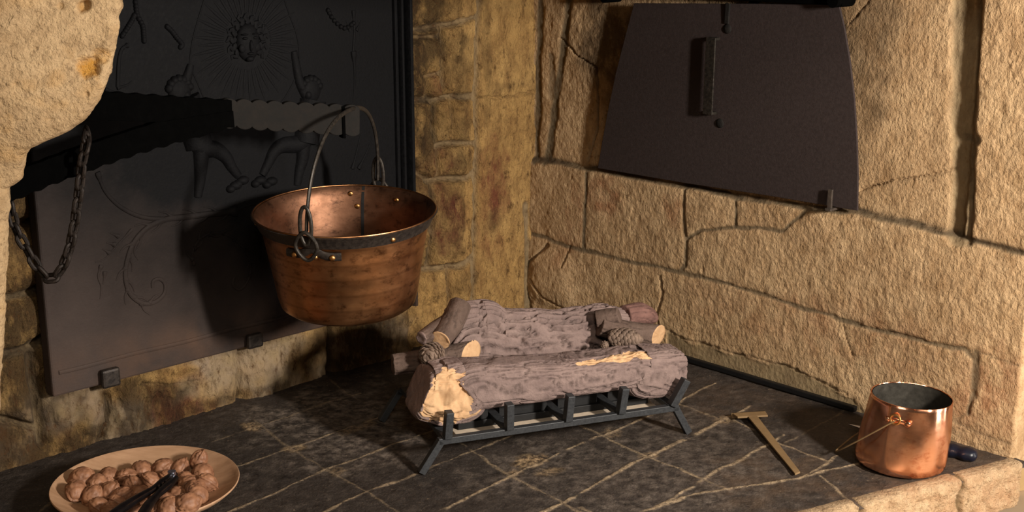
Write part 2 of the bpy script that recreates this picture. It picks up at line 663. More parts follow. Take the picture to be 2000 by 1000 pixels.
def grid_mesh(name, P, mask, mat, parent=None, keep=None):
    """P: (a, b, 3) array of points, mask: (a, b, 4)"""
    a, b = P.shape[:2]
    idx = np.arange(a * b).reshape(a, b)
    q = np.stack([idx[:-1, :-1], idx[1:, :-1], idx[1:, 1:], idx[:-1, 1:]], -1).reshape(-1, 4)
    if keep is not None:
        q = q[keep.reshape(-1)]
    me = bpy.data.meshes.new(name)
    me.vertices.add(a * b)
    me.vertices.foreach_set('co', P.reshape(-1).astype(np.float32))
    me.loops.add(q.size)
    me.loops.foreach_set('vertex_index', q.reshape(-1).astype(np.int32))
    me.polygons.add(len(q))
    me.polygons.foreach_set('loop_start', (np.arange(len(q)) * 4).astype(np.int32))
    me.polygons.foreach_set('loop_total', np.full(len(q), 4, np.int32))
    me.update(calc_edges=True)
    me.validate()
    if mask is not None:
        at = me.attributes.new('mask', 'FLOAT_COLOR', 'POINT')
        at.data.foreach_set('color', mask.reshape(-1).astype(np.float32))
    return link(name, me, mat, parent, True)


def structure(o):
    o['kind'] = 'structure'
    return o


def px(fn, pts, off=0.0):
    return [fn(x, y, off) for x, y in pts]


def smoothline(pts, sub=6):
    """Catmull-Rom through points of any dimension"""
    P = [np.asarray(p, float) for p in pts]
    out = []
    for i in range(len(P) - 1):
        p0, p1, p2, p3 = P[max(i - 1, 0)], P[i], P[i + 1], P[min(i + 2, len(P) - 1)]
        for s in range(sub):
            t = s / sub
            out.append(0.5 * ((2 * p1) + (-p0 + p2) * t + (2 * p0 - 5 * p1 + 4 * p2 - p3) * t * t + (-p0 + 3 * p1 - 3 * p2 + p3) * t ** 3))
    out.append(P[-1])
    return out


# ------------------------------------------------------------------ the right wall
def joints_apply(U, V, fn, joints, seed, gd=0.30):
    Uw = U + 0.005 * fbm2(U * 18, V * 18, 3, seed + 3)
    Vw = V + 0.005 * fbm2(U * 18, V * 18, 3, seed + 5)
    near = np.full(U.shape, 1.0)
    groove = np.zeros(U.shape)
    mort = np.zeros(U.shape)
    for pts, w, depth, mm in joints:
        p = px(fn, pts)
        d = seg_dist(Uw, Vw, p)
        ww = w * (1 + 0.35 * noise2(U * 30, V * 30, seed + 11))
        t = 1 - sstep(ww * 0.45, ww, d)
        groove = np.maximum(groove, t * depth * (1.0 if mm < .3 else gd))
        mort = np.maximum(mort, t * mm)
        if mm > 0.3:
            near = np.minimum(near, d)
    return near, groove, mort


def build_wall_right():
    st = 0.0032
    us = np.arange(-0.03, 1.2415, st)
    vs = np.arange(-0.03, 1.20, st)
    U, V = np.meshgrid(us, vs, indexing='ij')
    J = [
        ([(1028, 308), (1170, 331), (1340, 362), (1440, 383), (1580, 404), (1680, 413), (1800, 441), (2010, 495)], 0.007, 0.010, 0.9),
        ([(1152, 335), (1148, 400), (1146, 487)], 0.007, 0.006, 1.0),
        ([(1342, 366), (1342, 450), (1345, 470), (1342, 515), (1332, 528)], 0.006, 0.007, 0.9),
        ([(1345, 467), (1375, 447), (1440, 441), (1535, 448), (1582, 405)], 0.005, 0.006, 0.9),
        ([(1443, 385), (1442, 440)], 0.005, 0.005, 1.0),
        ([(1028, 448), (1100, 475), (1146, 489), (1240, 511), (1332, 529), (1420, 550), (1530, 585), (1640, 620), (1740, 645), (1830, 668), (1888, 680), (1906, 702), (1907, 760), (1895, 805)], 0.006, 0.007, 0.9),
        ([(1888, 680), (1960, 700), (2010, 714)], 0.003, 0.003, 0.5),
        ([(1895, 800), (1870, 822), (1935, 850), (2005, 872)], 0.004, 0.003, 0.4),
        ([(1910, 690), (1908, 770)], 0.010, 0.006, 0.8),
        ([(1075, 480), (1040, 510), (1032, 545), (1042, 600)], 0.006, 0.010, 0.2),
        ([(1048, 545), (1075, 580), (1110, 600)], 0.003, 0.006, 0.1),
        ([(1118, 478), (1108, 520)], 0.003, 0.005, 0.1),
        ([(1056, -60), (1052, 120), (1052, 200), (1047, 312)], 0.014, 0.006, 1.0),
        ([(1116, -60), (1102, 90), (1086, 180), (1078, 260), (1070, 312)], 0.016, 0.006, 1.0),
        ([(1075, 110), (1078, 190)], 0.014, 0.006, 0.7),
        ([(1095, 75), (1130, 110), (1165, 130), (1168, 250), (1150, 312)], 0.003, 0.006, 0.15),
        ([(1874, -80), (1880, 100), (1876, 250), (1880, 330), (1872, 452)], 0.030, 0.012, 0.5),
        ([(1905, -80), (1911, 100), (1910, 190), (1903, 270), (1900, 472)], 0.009, 0.016, 0.9),
        ([(1878, 265), (1908, 268)], 0.012, 0.012, 0.9),
        ([(1680, 371), (1740, 353), (1790, 345), (1860, 328)], 0.0028, 0.006, 0.1),
        ([(1296, 540), (1300, 570), (1288, 612), (1292, 640)], 0.003, 0.007, 0.1),
        ([(1700, 0), (1660, 45)], 0.002, 0.004, 0.1),
        ([(1700, -60), (1690, -20), (1500, -60)], 0.006, 0.006, 0.8),
        ([(1670, 690), (1660, 660), (1652, 620)], 0.002, 0.003, 0.1),
        ([(1300, 640), (1360, 665), (1440, 690), (1540, 712), (1600, 740), (1660, 770)], 0.003, 0.003, 0.2),
    ]
    near, groove, mort = joints_apply(U, V, wallR, J, 40)
    ledge = px(wallR, [(1028, 308), (1170, 331), (1340, 362), (1440, 383), (1580, 404), (1680, 413), (1800, 441), (2010, 495)])
    lv = np.interp(U, [p[0] for p in ledge], [p[1] for p in ledge])
    low = 1 - sstep(-0.004, 0.006, V - lv + 0.003 * fbm2(U * 40, V * 0 + 3, 2, 9))
    jambu = wallR(1903, 200)[0]
    jamb = sstep(jambu - 0.004, jambu + 0.010, U + 0.004 * fbm2(U * 30, V * 30, 3, 77)) * (1 - low)
    cem = np.zeros(U.shape)
    e = px(wallR, [(1310, 650), (1360, 668), (1440, 692), (1540, 715), (1600, 742), (1670, 775), (1705, 830)])
    ev = np.interp(U, [p[0] for p in e], [p[1] for p in e], left=-1, right=-1)
    cem = sstep(-0.006, 0.006, ev - V + 0.012 * fbm2(U * 30, V * 30, 3, 21))
    chan = px(wallR, [(1878, -80), (1884, 100), (1880, 250), (1884, 330), (1876, 455)])
    cw = seg_dist(U + .006 * fbm2(U * 25, V * 25, 3, 2), V, chan)
    cem = np.maximum(cem, 0.9 * (1 - sstep(.020, .028, cw)))
    rough = (0.004 * fbm2(U * 9, V * 7, 3, 1) + 0.0010 * fbm2(U * 42, V * 34, 4, 2) + 0.0015 * fbm2(U * 125, V * 100, 2, 3))
    rough = rough * (1 - 0.75 * mort) * (1 - 0.7 * cem) * (1 - 0.35 * (1 - low) * (U > 0.85) * (1 - jamb))
    h = 0.012 * low + 0.014 * jamb + rough - groove - 0.0018 * np.exp(-near / 0.010) - 0.004 * cem
    # the rounded end stone by the corner
    c0 = wallR(1085, 545)
    h += 0.014 * np.exp(-(((U - c0[0]) / 0.075) ** 4 + ((V - c0[1]) / 0.06) ** 4))
    soot_shade = 0.7 * np.exp(-((V - lv - 0.003) / 0.006) ** 2) * sstep(-0.2, 0.3, fbm2(U * 14, V * 3, 3, 6) + 0.25)
    c1 = wallR(1190, 70)
    soot_shade = np.maximum(soot_shade, 0.75 * blob(U, V, c1, 0.12, 0.17, 5))
    c2 = wallR(1690, 110)
    soot_shade = np.maximum(soot_shade, 0.55 * blob(U, V, c2, 0.07, 0.2, 8))
    red = 0.0 * U
    for c, ru, rv, k_ in (((1180, 380), .07, .06, .7), ((1130, 420), .03, .12, .5), ((1320, 400), .05, .05, .6), ((1700, 650), .25, .08, .35), ((1940, 760), .08, .1, .6), ((1480, 610), .2, .06, .3), ((1110, 500), .06, .05, .4)):
        red = np.maximum(red, k_ * blob(U, V, wallR(*c), ru, rv, 31))
    mask = np.stack([np.clip(mort, 0, 1), np.clip(soot_shade, 0, 1), red, cem], -1)
    P = CORNER + U[..., None] * dR + V[..., None] * UP + h[..., None] * nR
    # end face: wrap round the outer edge and back
    back = []
    mb_ = []
    for k_, (du, db) in enumerate(((0.004, 0.006), (0.004, 0.03), (0.002, 0.06), (0.0, 0.14))):
        nz = 0.003 * fbm2(vs * 40, vs * 0 + db * 60, 3, 12)
        pe = CORNER + (U[-1, :, None] + du + nz[:, None]) * dR + V[-1, :, None] * UP + (h[-1, :, None] - db) * nR
        back.append(pe)
        mb_.append(np.zeros((len(vs), 4)))
    P = np.concatenate([P, np.stack(back, 0)], 0)
    mask = np.concatenate([mask, np.stack(mb_, 0)], 0)
    return structure(grid_mesh('wall_right', P, mask, MAT['stone_right']))


# ------------------------------------------------------------------ the back (left) wall
def build_wall_left():
    st = 0.0034
    us = np.arange(-0.03, 1.85, st)
    vs = np.arange(-0.03, 1.20, st)
    U, V = np.meshgrid(us, vs, indexing='ij')
    J = [
        ([(940, -60), (934, 100), (932, 190), (930, 370), (928, 470), (926, 620)], 0.008, 0.011, 0.9),
        ([(800, 62), (880, 48), (936, 34)], 0.008, 0.010, 0.9),
        ([(866, 50), (866, 100), (870, 186)], 0.007, 0.010, 0.8),
        ([(800, 195), (850, 198), (880, 190), (932, 188)], 0.008, 0.010, 0.9),
        ([(838, 150), (834, 185), (850, 196)], 0.005, 0.008, 0.6),
        ([(866, 140), (838, 150)], 0.004, 0.008, 0.6),
        ([(850, 200), (848, 240), (854, 285)], 0.007, 0.010, 0.8),
        ([(884, 192), (882, 240), (880, 280)], 0.004, 0.008, 0.5),
        ([(856, 286), (890, 280), (930, 278)], 0.008, 0.010, 0.9),
        ([(858, 290), (856, 345)], 0.007, 0.009, 0.7),
        ([(835, 352), (880, 350), (915, 348), (932, 330)], 0.007, 0.010, 0.9),
        ([(842, 355), (846, 430), (840, 520)], 0.007, 0.009, 0.8),
        ([(820, 528), (860, 525), (900, 520), (928, 500)], 0.008, 0.010, 0.9),
        ([(878, 528), (880, 600)], 0.005, 0.008, 0.6),
        ([(815, 75), (862, 72)], 0.005, 0.008, 0.7),
        ([(800, 330), (845, 350)], 0.006, 0.008, 0.7),
        ([(932, 192), (985, 189), (1042, 178)], 0.0025, 0.007, 0.1),
        ([(1030, 400), (1032, 620)], 0.010, 0.004, 1.0),
        ([(635, 640), (637, 700), (640, 745)], 0.005, 0.008, 0.5),
        ([(460, 690), (462, 720), (458, 780)], 0.003, 0.006, 0.5),
        ([(265, 745), (330, 748), (375, 740)], 0.003, 0.007, 0.3),
        ([(205, 770), (205, 820), (190, 850)], 0.004, 0.007, 0.4),
        ([(10, 583), (40, 578), (80, 562)], 0.010, 0.006, 1.0),
        ([(5, 690), (40, 682), (95, 655)], 0.011, 0.008, 1.0),
        ([(58, 690), (62, 760), (72, 860)], 0.010, 0.008, 1.0),
        ([(-60, 800), (60, 830)], 0.007, 0.008, 0.8),
        ([(5, 440), (70, 430)], 0.007, 0.007, 0.8),
    ]
    J = [(p, w * 1.25, d_, m_) for p, w, d_, m_ in J]
    near, groove, mort = joints_apply(U, V, wallL, J, 90, 1.0)
    rub = sstep(0.222, 0.232, U)                       # rubble left of the smooth column
    base = sstep(0.40, 0.43, U) * (1 - sstep(0.105, 0.135, V + 0.01 * fbm2(U * 14, V * 5, 3, 4)))
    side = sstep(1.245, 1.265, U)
    rough = 0.006 * fbm2(U * 10, V * 8, 3, 61) + 0.0062 * fbm2(U * 40, V * 24, 4, 62) + 0.0045 * fbm2(U * 115, V * 60, 3, 63)
    amp = 0.6 + 1.0 * rub * (1 - side)
    rough = rough * amp * (1 - 0.7 * mort) * (1 - 0.3 * base)
    bulge = 0.019 * rub * (1 - np.exp(-near / 0.016))
    h = rough + bulge - groove - 0.004 * np.exp(-near / 0.008) - 0.01 * rub * (1 - base) * (1 - side) + 0.006 * base
    # two drilled holes in the smooth column
    for q in ((996, 367), (996, 470)):
        c = wallL(*q)
        h -= 0.02 * (1 - sstep(0.003, 0.0055, np.hypot(U - c[0], V - c[1])))
    soot_shade = np.zeros(U.shape)
    edge = 1 - sstep(0.04, 0.13, np.abs(U - 0.40))
    soot_shade = np.maximum(soot_shade, 0.9 * edge * sstep(0.12, 0.5, V) * rub)
    soot_shade = np.maximum(soot_shade, 0.42 * rub * (1 - side) * sstep(.14, .22, V))
    soot_shade = np.maximum(soot_shade, 0.85 * side)
    soot_shade = soot_shade * (1 - .6 * mort)
    for c, ru, rv, k_ in (((900, 150), .05, .09, .5), ((845, 60), .06, .12, .8), ((905, 320), .05, .03, .45), ((880, 250), .06, .06, .35), ((905, 555), .05, .03, .3), ((840, 240), .04, .1, .8), ((900, 100), .03, .06, .7), ((905, 240), .03, .05, .5), ((835, 420), .03, .12, .7), ((890, 315), .035, .03, .6),
                          ((965, 430), .03, .04, .5), ((950, 80), .015, .2, .4), ((980, 170), .08, .015, .3)):
        soot_shade = np.maximum(soot_shade, k_ * blob(U, V, wallL(*c), ru, rv, 51))
    for c, ru, rv, k_ in (((700, 680), .16, .12, .85), ((520, 735), .12, .04, .3), ((260, 790), .14, .08, .8), ((40, 700), .16, .5, .75), ((150, 860), .3, .05, .85), ((420, 780), .25, .02, .7)):  # first patch: the logs' shadow painted on the wall foot
        soot_shade = np.maximum(soot_shade, k_ * blob(U, V, wallL(*c), ru, rv, 53))
    soot_shade = np.maximum(soot_shade, 0.9 * side * sstep(0.45, 0.7, V))
    red = np.zeros(U.shape)
    for c, ru, rv, k_ in (((880, 440), .06, .09, .9), ((855, 165), .025, .035, .9), ((965, 360), .06, .10, .7), ((850, 340), .06, .08, .6), ((340, 780), .10, .07, .7), ((960, 450), .05, .08, .5)):
        red = np.maximum(red, min(1, 1.35 * k_) * blob(U, V, wallL(*c), ru, rv, 57))
    grey = np.maximum(0.95 * base * sstep(-.25, .2, fbm2(U * 9, V * 9, 3, 71) + .1), 0.8 * blob(U, V, wallL(700, 690), .15, .12, 5))
    mask = np.stack([np.clip(mort, 0, 1), np.clip(soot_shade, 0, 1), red, np.clip(grey, 0, 1)], -1)
    P = CORNER + U[..., None] * dL + V[..., None] * UP + h[..., None] * nL
    return structure(grid_mesh('wall_left', P, mask, MAT['stone_left']))


# ------------------------------------------------------------------ hearth floor
FE_P = np.array([0.522, 1.986, 0.0])
FE_D = np.array([math.cos(R(27.2)), math.sin(R(27.2)), 0.0])
FE_N = np.array([FE_D[1], -FE_D[0], 0.0])


def front_t(s):
    return -(np.dot(CORNER - FE_P, FE_N) + s * np.dot(dL, FE_N)) / np.dot(dR, FE_N)


def floor_st(x, y, z=0.0):
    p = on_floor(x, y, z) - CORNER
    return float(np.dot(p, dL)), float(np.dot(p, dR))


def build_floor():
    ss = np.arange(0.0, 1.88, 0.0030)
    tt = np.linspace(0, 1, 440)
    Sg = np.repeat(ss[:, None], len(tt), 1)
    Tm = front_t(Sg)
    Tg = -0.04 + (Tm + 0.04) * tt[None, :]
    A = [
        ([(413, 859), (478, 837), (640, 784), (700, 765)], .0035, .5),
        ([(330, 952), (455, 908), (562, 872), (692, 828), (760, 805)], .0035, .75),
        ([(400, 1010), (536, 957), (640, 911), (764, 866), (848, 838), (960, 800)], .004, .8),
        ([(590, 1010), (699, 963), (803, 924), (855, 903), (907, 882), (1011, 842), (1080, 812)], .004, .8),
        ([(830, 1004), (952, 947), (1004, 922), (1102, 877), (1193, 841), (1251, 817), (1323, 785), (1401, 745)], .0042, .95),
        ([(1020, 1012), (1115, 968), (1232, 903), (1277, 885), (1362, 845), (1414, 818), (1470, 790)], .0055, 1.0),
        ([(1277, 988), (1336, 957), (1368, 934), (1498, 868), (1536, 845)], .004, .95),
        ([(1250, 994), (1362, 960), (1480, 941), (1565, 930), (1615, 915), (1661, 908), (1760, 880)], .0060, 1.0),
        ([(1565, 929), (1617, 903), (1640, 885)], .004, .9),
        ([(485, 812), (562, 872), (636, 914), (720, 960), (800, 1010)], .004, .42),
        ([(640, 739), (690, 775), (740, 800)], .003, .3),
        ([(870, 845), (940, 890), (992, 920), (1083, 967), (1140, 1000)], .0045, .6),
        ([(1100, 812), (1180, 850), (1264, 888), (1342, 918), (1427, 953)], .0048, .75),
        ([(1323, 785), (1414, 819)], .0045, .5),
        ([(1436, 818), (1518, 858), (1616, 895)], .0045, .8),
        ([(1600, 925), (1650, 958), (1687, 990)], .0042, .7),
        ([(120, 960), (60, 1000)], .004, .3),
        ([(1540, 860), (1620, 818), (1690, 780)], .003, .3),
        ([(1160, 1000), (1130, 985)], .004, .6),
    ]
    Sw = Sg + 0.006 * fbm2(Sg * 16, Tg * 16, 3, 13)
    Tw = Tg + 0.006 * fbm2(Sg * 16, Tg * 16, 3, 14)
    mort = np.zeros(Sg.shape)
    for pts, w, k_ in A:
        p = [floor_st(*q) for q in pts]
        ww = w * (0.78 + 0.5 * noise2(Sg * 45, Tg * 45, 15))
        d = seg_dist(Sw, Tw, p)
        mort = np.maximum(mort, k_ * (1 - sstep(ww * 0.45, ww * 1.15, d)))
    mort *= sstep(-0.55, -0.05, fbm2(Sg * 26, Tg * 26, 3, 18) + 0.15)
    chip = np.zeros(Sg.shape)
    for c, r1, r2, k_ in (((1042, 893), .045, .03, 1.0), ((1075, 915), .03, .02, .5), ((488, 832), .018, .03, .8), ((572, 870), .025, .02, .7), ((700, 832), .05, .02, .45), ((1415, 818), .02, .02, .5), ((1268, 886), .02, .015, .5), ((1000, 920), .02, .02, .5), ((1190, 842), .02, .02, .4), ((660, 915), .02, .03, .4)):
        chip = np.maximum(chip, k_ * blob(Sg, Tg, floor_st(*c), r1, r2, 16, 0.7))
    dust = np.zeros(Sg.shape)
    for c, r1, r2, k_ in (((720, 840), .22, .16, .6), ((620, 800), .22, .12, .65), ((1060, 900), .15, .12, .4), ((1300, 900), .3, .25, .35), ((1340, 860), .12, .1, .3)):
        dust = np.maximum(dust, k_ * blob(Sg, Tg, floor_st(*c), r1, r2, 17, 0.6))
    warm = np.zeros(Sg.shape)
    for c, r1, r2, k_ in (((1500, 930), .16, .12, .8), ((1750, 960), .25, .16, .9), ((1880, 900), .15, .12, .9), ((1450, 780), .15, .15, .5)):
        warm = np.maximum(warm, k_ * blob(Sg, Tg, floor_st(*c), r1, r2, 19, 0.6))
    z = 0.0020 * fbm2(Sg * 12, Tg * 12, 3, 20) + 0.0012 * fbm2(Sg * 60, Tg * 60, 3, 22) - 0.001
    z += 0.0020 * mort * (0.6 + 0.6 * fbm2(Sg * 70, Tg * 70, 2, 23)) + 0.003 * chip * fbm2(Sg * 55, Tg * 55, 3, 24)
    tot = Tm - Tg
    z -= 0.008 * np.exp(-np.abs(tot) / 0.006)
    P = CORNER + Sg[..., None] * dL + Tg[..., None] * dR + z[..., None] * UP
    P += FE_N * (0.006 * fbm2(Sg * 22, Sg * 0, 3, 25) * (tt[None, :] ** 60))[..., None]
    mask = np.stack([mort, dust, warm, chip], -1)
    return structure(grid_mesh('floor', P, mask, MAT['floor']))


def build_front_edge():
    a0 = np.dot(np.array([0.912, 2.187, 0]) - FE_P, FE_D)
    xs = np.arange(-2.0, a0 + 0.001, 0.0032)
    ws = np.concatenate([np.linspace(-0.05, 0, 14), np.linspace(0.004, 0.075, 24), np.linspace(0.08, 0.10, 4)])
    X, Wd = np.meshgrid(xs, ws, indexing='ij')
    jl = np.zeros(X.shape)
    near = np.full(X.shape, 1.0)
    for q in ((1878, 950), (1682, 990)):
        p = hit(q[0], q[1], FE_P, FE_N)
        s0 = float(np.dot(p - FE_P, FE_D))
        d = np.abs(X - s0 - 0.006 * fbm2(Wd * 30, X * 0, 2, 33))
        near = np.minimum(near, d)
    for s0 in np.arange(-0.28, -2, -0.33):
        near = np.minimum(near, np.abs(X - s0))
    jl = 1 - sstep(0.003, 0.007, near)
    top = np.clip(-Wd, 0, 1)
    down = np.clip(Wd, 0, 0.075)
    under = np.clip(Wd - 0.075, 0, 1) * 2.0
    r = 0.005 * fbm2(X * 40, Wd * 40, 4, 34) + 0.004 * fbm2(X * 110, Wd * 110, 3, 35) - 0.008 * jl
    out = 0.004 + r - top - under
    zz = -down + r * (Wd <= 0) * 0.25 - 0.0035 * (Wd > 0)
    zz = np.where(Wd <= 0, 0.0018 * np.clip(1 - top / 0.05, 0, 1) - 0.010 * np.exp(-top / 0.006) * 0.5 - 0.0055 * sstep(0.02, 0.05, top) + 0.3 * r, zz - 0.004)
    P = FE_P + X[..., None] * FE_D + out[..., None] * FE_N + zz[..., None] * UP
    mask = np.stack([jl, 0.25 * (Wd < -0.012) + 0 * X, 0.3 * blob(X, Wd, (0.3, .03), .2, .1, 3), 0 * X], -1)
    # cap the right end
    cap = P[-1].copy()
    e1 = cap - FE_N * 0.002 + FE_D * 0.003
    e2 = cap - FE_N * 0.09 + FE_D * 0.0
    P = np.concatenate([P, e1[None], e2[None]], 0)
    mask = np.concatenate([mask, np.zeros((2,) + mask.shape[1:])], 0)
    o = structure(grid_mesh('trim_1', P, mask, MAT['stone_edge']))
    # the wall carrying the hearth, set back under the slab
    xs = np.arange(-2.0, a0 - 0.045, 0.006)
    zs = np.arange(-0.45, -0.06, 0.006)
    X, Z = np.meshgrid(xs, zs, indexing='ij')
    r = 0.006 * fbm2(X * 20, Z * 20, 4, 44) + 0.004 * fbm2(X * 80, Z * 80, 3, 45)
    P = FE_P + X[..., None] * FE_D + (-0.035 + r)[..., None] * FE_N + Z[..., None] * UP
    mask = np.zeros(X.shape + (4,))
    mask[..., 2] = 0.5 * blob(X, Z, (0.36, -0.08), .05, .1, 3)
    cap = P[-1]
    P = np.concatenate([P, (cap - FE_N * 0.05)[None]], 0)
    mask = np.concatenate([mask, np.zeros((1,) + mask.shape[1:])], 0)
    structure(grid_mesh('wall_front', P, mask, MAT['stone_edge']))
    return o


build_wall_right()
build_wall_left()
build_floor()
build_front_edge()

# stone lintel over the hearth opening, just above the frame, and the underside of the hood
def build_lintel():
    a, b = np.array([-1.15, 1.70, 0.0]), np.array([1.12, 2.12, 0.0])
    d = (b - a) / np.linalg.norm(b - a)
    n_ = np.array([d[1], -d[0], 0])
    xs = np.arange(0, np.linalg.norm(b - a), 0.012)
    prof = [(-.24, .30), (-.24, .012), (-.22, 0), (-.11, 0), (-.015, 0), (0, .015), (0, .10), (0, .20), (0, .30)]
    X = np.repeat(xs[:, None], len(prof), 1)
    o_ = np.array([p[0] for p in prof])[None, :] + .006 * fbm2(X * 18, np.arange(len(prof))[None, :] * .7 + 0 * X, 3, 81)
    z_ = .885 + np.array([p[1] for p in prof])[None, :] + .006 * fbm2(X * 18, np.arange(len(prof))[None, :] * .9 + 0 * X, 3, 83)
    P = a + X[..., None] * d + o_[..., None] * n_ + z_[..., None] * UP
    structure(grid_mesh('trim_3', P, np.zeros(X.shape + (4,)), MAT['stone_corbel']))
    mb = MB()
    c0, c1, c2, c3 = a + UP * 1.17, b + UP * 1.17, PR(1.36, 1.17), CORNER + UP * 1.17 - dL * .03 - dR * .03
    c4 = PL(1.85, 1.17, -.03)
    mb.prism([c0, c1, c2, c3, c4], UP * .05)
    structure(mb.build('ceiling', MAT['stone_left'], None, False))


build_lintel()

# floor of the room below the raised hearth
gx_, gy_ = np.meshgrid(np.linspace(-2.2, 3.2, 60), np.linspace(-1.6, 3.45, 50), indexing='ij')
gp_ = np.stack([gx_, gy_, -0.46 + 0.002 * fbm2(gx_ * 3, gy_ * 3, 3, 5)], -1)
structure(grid_mesh('floor_room', gp_, None, MAT['room_floor']))

# black upright frame and pale wall beyond the end of the right wall
mb = MB()
pp = np.array([1.222, 3.0, 0.0])
mb.box(pp + np.array([0, 0, -0.46]), (0.028, 0.0, 0), (0, 0.03, 0), (0, 0, 1.0))
structure(mb.build('trim_2', MAT['post'], None, False, 0.002))
mb = MB()
mb.box((1.26, 3.06, -0.46), (0.9, 0.30, 0), (-0.02, 0.04, 0), (0, 0, 1.5))
structure(mb.build('wall_outer', MAT['plaster'], None, False))


# ------------------------------------------------------------------ stone corbel and pillar at the left
def build_corbel():
    Y0 = 1.82
    face_n = np.array([0.36, -0.93, 0.0])
    face_n /= np.linalg.norm(face_n)
    p0 = at_y(120, 300, Y0)
    root = thing('stone_corbel', at_y(-60, 800, Y0) * np.array([1, 1, 0]), 'pale stone corbel jutting out at the upper left above its narrow pillar', 'corbel')
    inv = Matrix.Translation(Vector(root.location)).inverted()

    def sheet(name, edge, x_left, y0, y1, ny, seed, depth, pits=()):
        ys = np.linspace(y0, y1, ny)
        ex = np.interp(ys, [p[1] for p in edge], [p[0] for p in edge])
        ex = ex + 2.5 * fbm2(ys / 14, ys * 0, 3, seed)
        nt = 130
        ts = np.linspace(0, 1, nt)
        q = []
        X = x_left + (ex[:, None] - x_left) * ts[None, :]
        Yp = np.repeat(ys[:, None], nt, 1)
        d = np.stack([(X - 1000) / FPX, math.cos(PITCH) - (Yp - 500) / FPX * math.sin(PITCH), -math.sin(PITCH) - (Yp - 500) / FPX * math.cos(PITCH)], -1)
        k_ = np.dot(p0 - CAMP, face_n) / (d @ face_n)
        P = CAMP + d * k_[..., None]
        # local coordinates on the stone for noise
        r = 0.006 * fbm3(P[..., 0] * 12, P[..., 1] * 12, P[..., 2] * 12, 4, seed) + 0.0020 * fbm3(P[..., 0] * 70, P[..., 1] * 70, P[..., 2] * 70, 4, seed + 5)
        mask = np.zeros(X.shape + (4,))
        mask[..., 2] = 0.25 * sstep(0.0, 0.5, fbm2(X / 60, Yp / 60, 3, seed + 9))
        for (cx, cy, rx, ry, dp, ye) in pits:
            b = np.exp(-(((X - cx) / rx) ** 2 + ((Yp - cy) / ry) ** 2) * (1 + 0.5 * fbm2(X / 12, Yp / 12, 3, 4)))
            r -= dp * sstep(0.25, 0.8, b)
            mask[..., 2] = np.maximum(mask[..., 2], ye * sstep(0.2, 0.7, b))
        under = sstep(120, 380, Yp) if name == 'corbel_block' else 0 * Yp
        P = P - face_n * ((0.036 * under ** 2) if name == 'corbel_block' else 0.034 + 0 * Yp)[..., None]
        edge_round = np.clip(1 - (ex[:, None] - X) / 26.0, 0, 1)
        P = P + face_n * (r - 0.016 * edge_round ** 2.5)[..., None]
        # side face running back from the outline
        away = np.array([-0.30, 0.95, 0.0])
        away /= np.linalg.norm(away)
        cols = [P]
        for j, dd in enumerate((0.006, 0.016, 0.035, 0.07, 0.12, depth)):
            c = P[:, -1] + away * dd
            c = c + np.array([-1.0, 0, 0.0]) * (0.01 * dd / depth + 0.003 * fbm2(ys / 20, ys * 0 + dd * 40, 2, seed + 2))[:, None]
            cols.append(c[:, None])
        P2 = np.concatenate(cols, 1)
        m2 = np.concatenate([mask] + [np.repeat(mask[:, -1:], 6, 1) * 0.5], 1)
        # close the lower edge
        low = P2[-1:] + away * (depth if name == 'corbel_block' else 0.02)
        P2 = np.concatenate([P2, low], 0)
        m2 = np.concatenate([m2, m2[-1:]], 0)
        o = grid_mesh(name, P2, m2, MAT['stone_corbel'])
        o.parent = root
        o.matrix_parent_inverse = inv
        return o

    edge = [(246, -90), (244, -10), (242, 15), (234, 35), (237, 55), (231, 80), (228, 102), (222, 130), (212, 160), (200, 188), (185, 218), (165, 243), (140, 260), (118, 271), (82, 287), (62, 297), (54, 308), (50, 335), (46, 362), (30, 374), (20, 379)]
    sheet('corbel_block', edge, -160, -90, 379, 220, 201, 0.20, [(172, 132, 26, 24, 0.010, 1.0), (198, 110, 22, 18, 0.006, .8), (165, 12, 14, 14, 0.012, .9), (118, 12, 8, 8, 0.004, .4), (170, 185, 6, 6, .004, .2), (70, 95, 5, 4, .003, .1), (30, 165, 7, 5, .003, .1), (95, 235, 14, 3, .002, .1), (40, 237, 12, 3, .002, .1)])
    edge = [(18, 372), (21, 420), (16, 470), (17, 520), (13, 580), (10, 640), (8, 700), (3, 760), (-1, 850), (-10, 960), (-14, 1090)]
    # the pillar runs down to the hearth
    sheet('pillar', edge, -170, 372, 1086, 300, 231, 0.16, [(14, 640, 5, 14, .006, .1), (6, 782, 5, 12, .006, .1)])


build_corbel()
